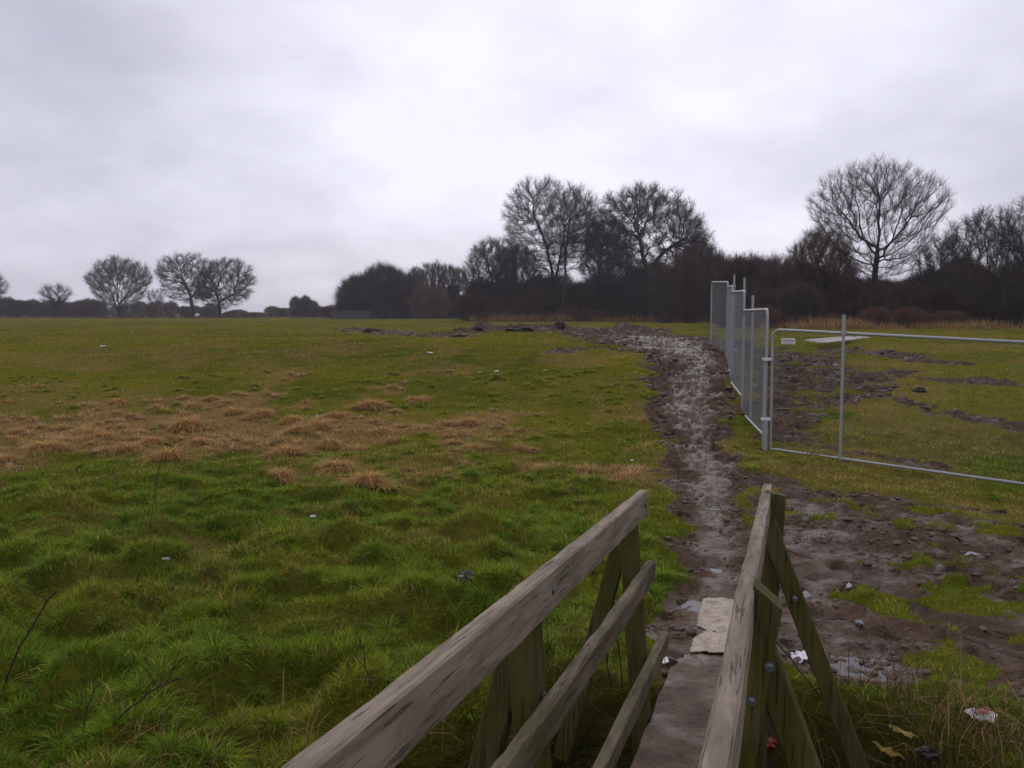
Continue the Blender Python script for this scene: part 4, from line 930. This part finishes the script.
sheet('cardboard', [(703, 610), (745, 611), (752, 622), (748, 655), (722, 657), (690, 654), (694, 642), (699, 640), (706, 632), (697, 627)], .022, 5, 'card', 'torn sheet of sodden brown cardboard lying where the deck ends', 'cardboard', 1, .035, 60, .005)
sheet('paper_scrap', [(660, 664), (667, 661), (669, 666), (663, 669)], .02, 12, 'white', 'tiny white scrap beside the end of the bottom rail', seed=2)
sheet('paper_scrap', [(790, 655), (808, 654), (812, 661), (795, 663)], .03, 12, 'white', 'grubby white scrap between the right post and its brace', seed=3)
sheet('wrapper', [(964, 724), (985, 722), (997, 727), (994, 735), (972, 731)], .05, 9, 'white', 'white and red crumpled wrapper in the grass at bottom right', seed=4, lift=.06)
sheet('wrapper', [(976, 728), (990, 728), (988, 733), (978, 732)], .03, 9, 'red', 'red printed piece lying on the white wrapper', seed=4, lift=.095)
sheet('wrapper', [(888, 746), (918, 748), (914, 758), (890, 755)], .06, 9, 'yellow', 'yellow crumpled wrapper at the edge of the ditch', seed=5, lift=.10)
sheet('wrapper', [(872, 757), (898, 762), (905, 772), (876, 768)], .06, 9, 'yellow', 'yellow torn wrapper below the other one at the bottom of the picture', seed=6, lift=.10)
clod(930, 757, (.06, .05, .03), 'black rubbish bag scrap beside the yellow wrappers', 21, 'plastic_scrap', 'black', 'litter', None, .7)
clod(770, 752, (.04, .035, .03), 'small red piece of rubbish down in the ditch behind the post', 22, 'rubbish', 'red', 'litter', None, .9)
clod(467, 583, (.075, .06, .045), 'black lump lying in the green grass left of the handrail', 23, 'black_scrap', 'black', 'litter', None, .9)
clod(690, 572, (.03, .02, .012), 'small black object lying on the muddy path', 24, 'black_scrap', 'black', 'litter', None, .9)
clod(849, 588, (.022, .018, .02), 'small pale lump at the centre of the right hand mud', 25, 'stone', 'white', 'stone', None, .6)
clod(859, 625, (.026, .026, .02), 'pale flat stone beside the puddle right of the brace', 26, 'stone', 'grime', 'stone', None, .6)
for i, (x, y, s, lb) in enumerate(((632, 461, .055, 'white scrap of paper in the grass beside the muddy path'), (313, 518, .06, 'white crumpled scrap in the grass below the straw tussocks'), (103, 347, .16, 'white scrap far out in the left field'),
                        (430, 354, .16, 'pale litter scrap on the old wheel track'), (497, 372, .10, 'small white scrap in the middle of the field'), (480, 373, .08, 'white speck of litter left of another in the mid field'),
                        (622, 477, .04, 'pale scrap in the dry grass by the path'), (166, 561, .05, 'grey litter scrap among the green tufts'), (545, 371, .08, 'white speck in the grass left of the churned mud'))):
    clod(x, y, (s * .55, s * .35, s * .16), lb, 30 + i, 'paper_scrap', 'white', 'litter', 'scraps of litter in the grass', .9)
# pale boards lying behind the fence
for i, (xa, ya, xb, yb, w_, lb) in enumerate(((807, 345.5, 850, 342, .13, 'pale board lying behind the wire fence, topmost of the stack'), (812, 347, 862, 342.5, .13, 'pale board second from the top of the pile on the grass'),
                                    (818, 348.5, 870, 343, .12, 'pale board third from the top of the pile on the grass'), (824, 350.3, 872, 342.2, .12, 'pale board nearest the camera in the pile on the grass'))):
    a, b_ = at(xa, ya), at(xb, yb); za, zb_ = H(*a) + .14, H(*b_) + .14; L = math.hypot(b_[0] - a[0], b_[1] - a[1]); dx_, dy_ = (b_[0] - a[0]) / L, (b_[1] - a[1]) / L
    L = min(L, 3.4); b_ = (a[0] + dx_ * L, a[1] + dy_ * L)
    o = bar('timber_board', (0, 0, 0), (b_[0] - a[0], b_[1] - a[1], zb_ - za), w_ + .05, .035, M['board'], n=8, seed=70 + i, parent=None); o.location = (a[0], a[1], za + .01 * i)
    tag(o, lb, 'board', 'pale boards behind the fence')
# small white animal-like lump under the middle oak
clod(197, 317, (.6, .4, .5), 'small white object under the middle field tree', 41, 'white_object', 'white', 'distant object', None, .5)

# ------------------------------------------------------------------ damp winter air
hm = bpy.data.materials.new('haze'); hm.use_nodes = True; ht = hm.node_tree; ht.nodes.clear()
ho = ht.nodes.new('ShaderNodeOutputMaterial'); hv = ht.nodes.new('ShaderNodeVolumePrincipled'); hv.inputs['Color'].default_value = (.93, .92, .97, 1)
hv.inputs['Density'].default_value = .00055; ht.links.new(hv.outputs[0], ho.inputs['Volume'])
v, f = box_np((0, 150, 9.5), (900, 900, 33)); hz_ = mesh_np('haze', v, [np.array(f)], hm); tag(hz_, kind='stuff')
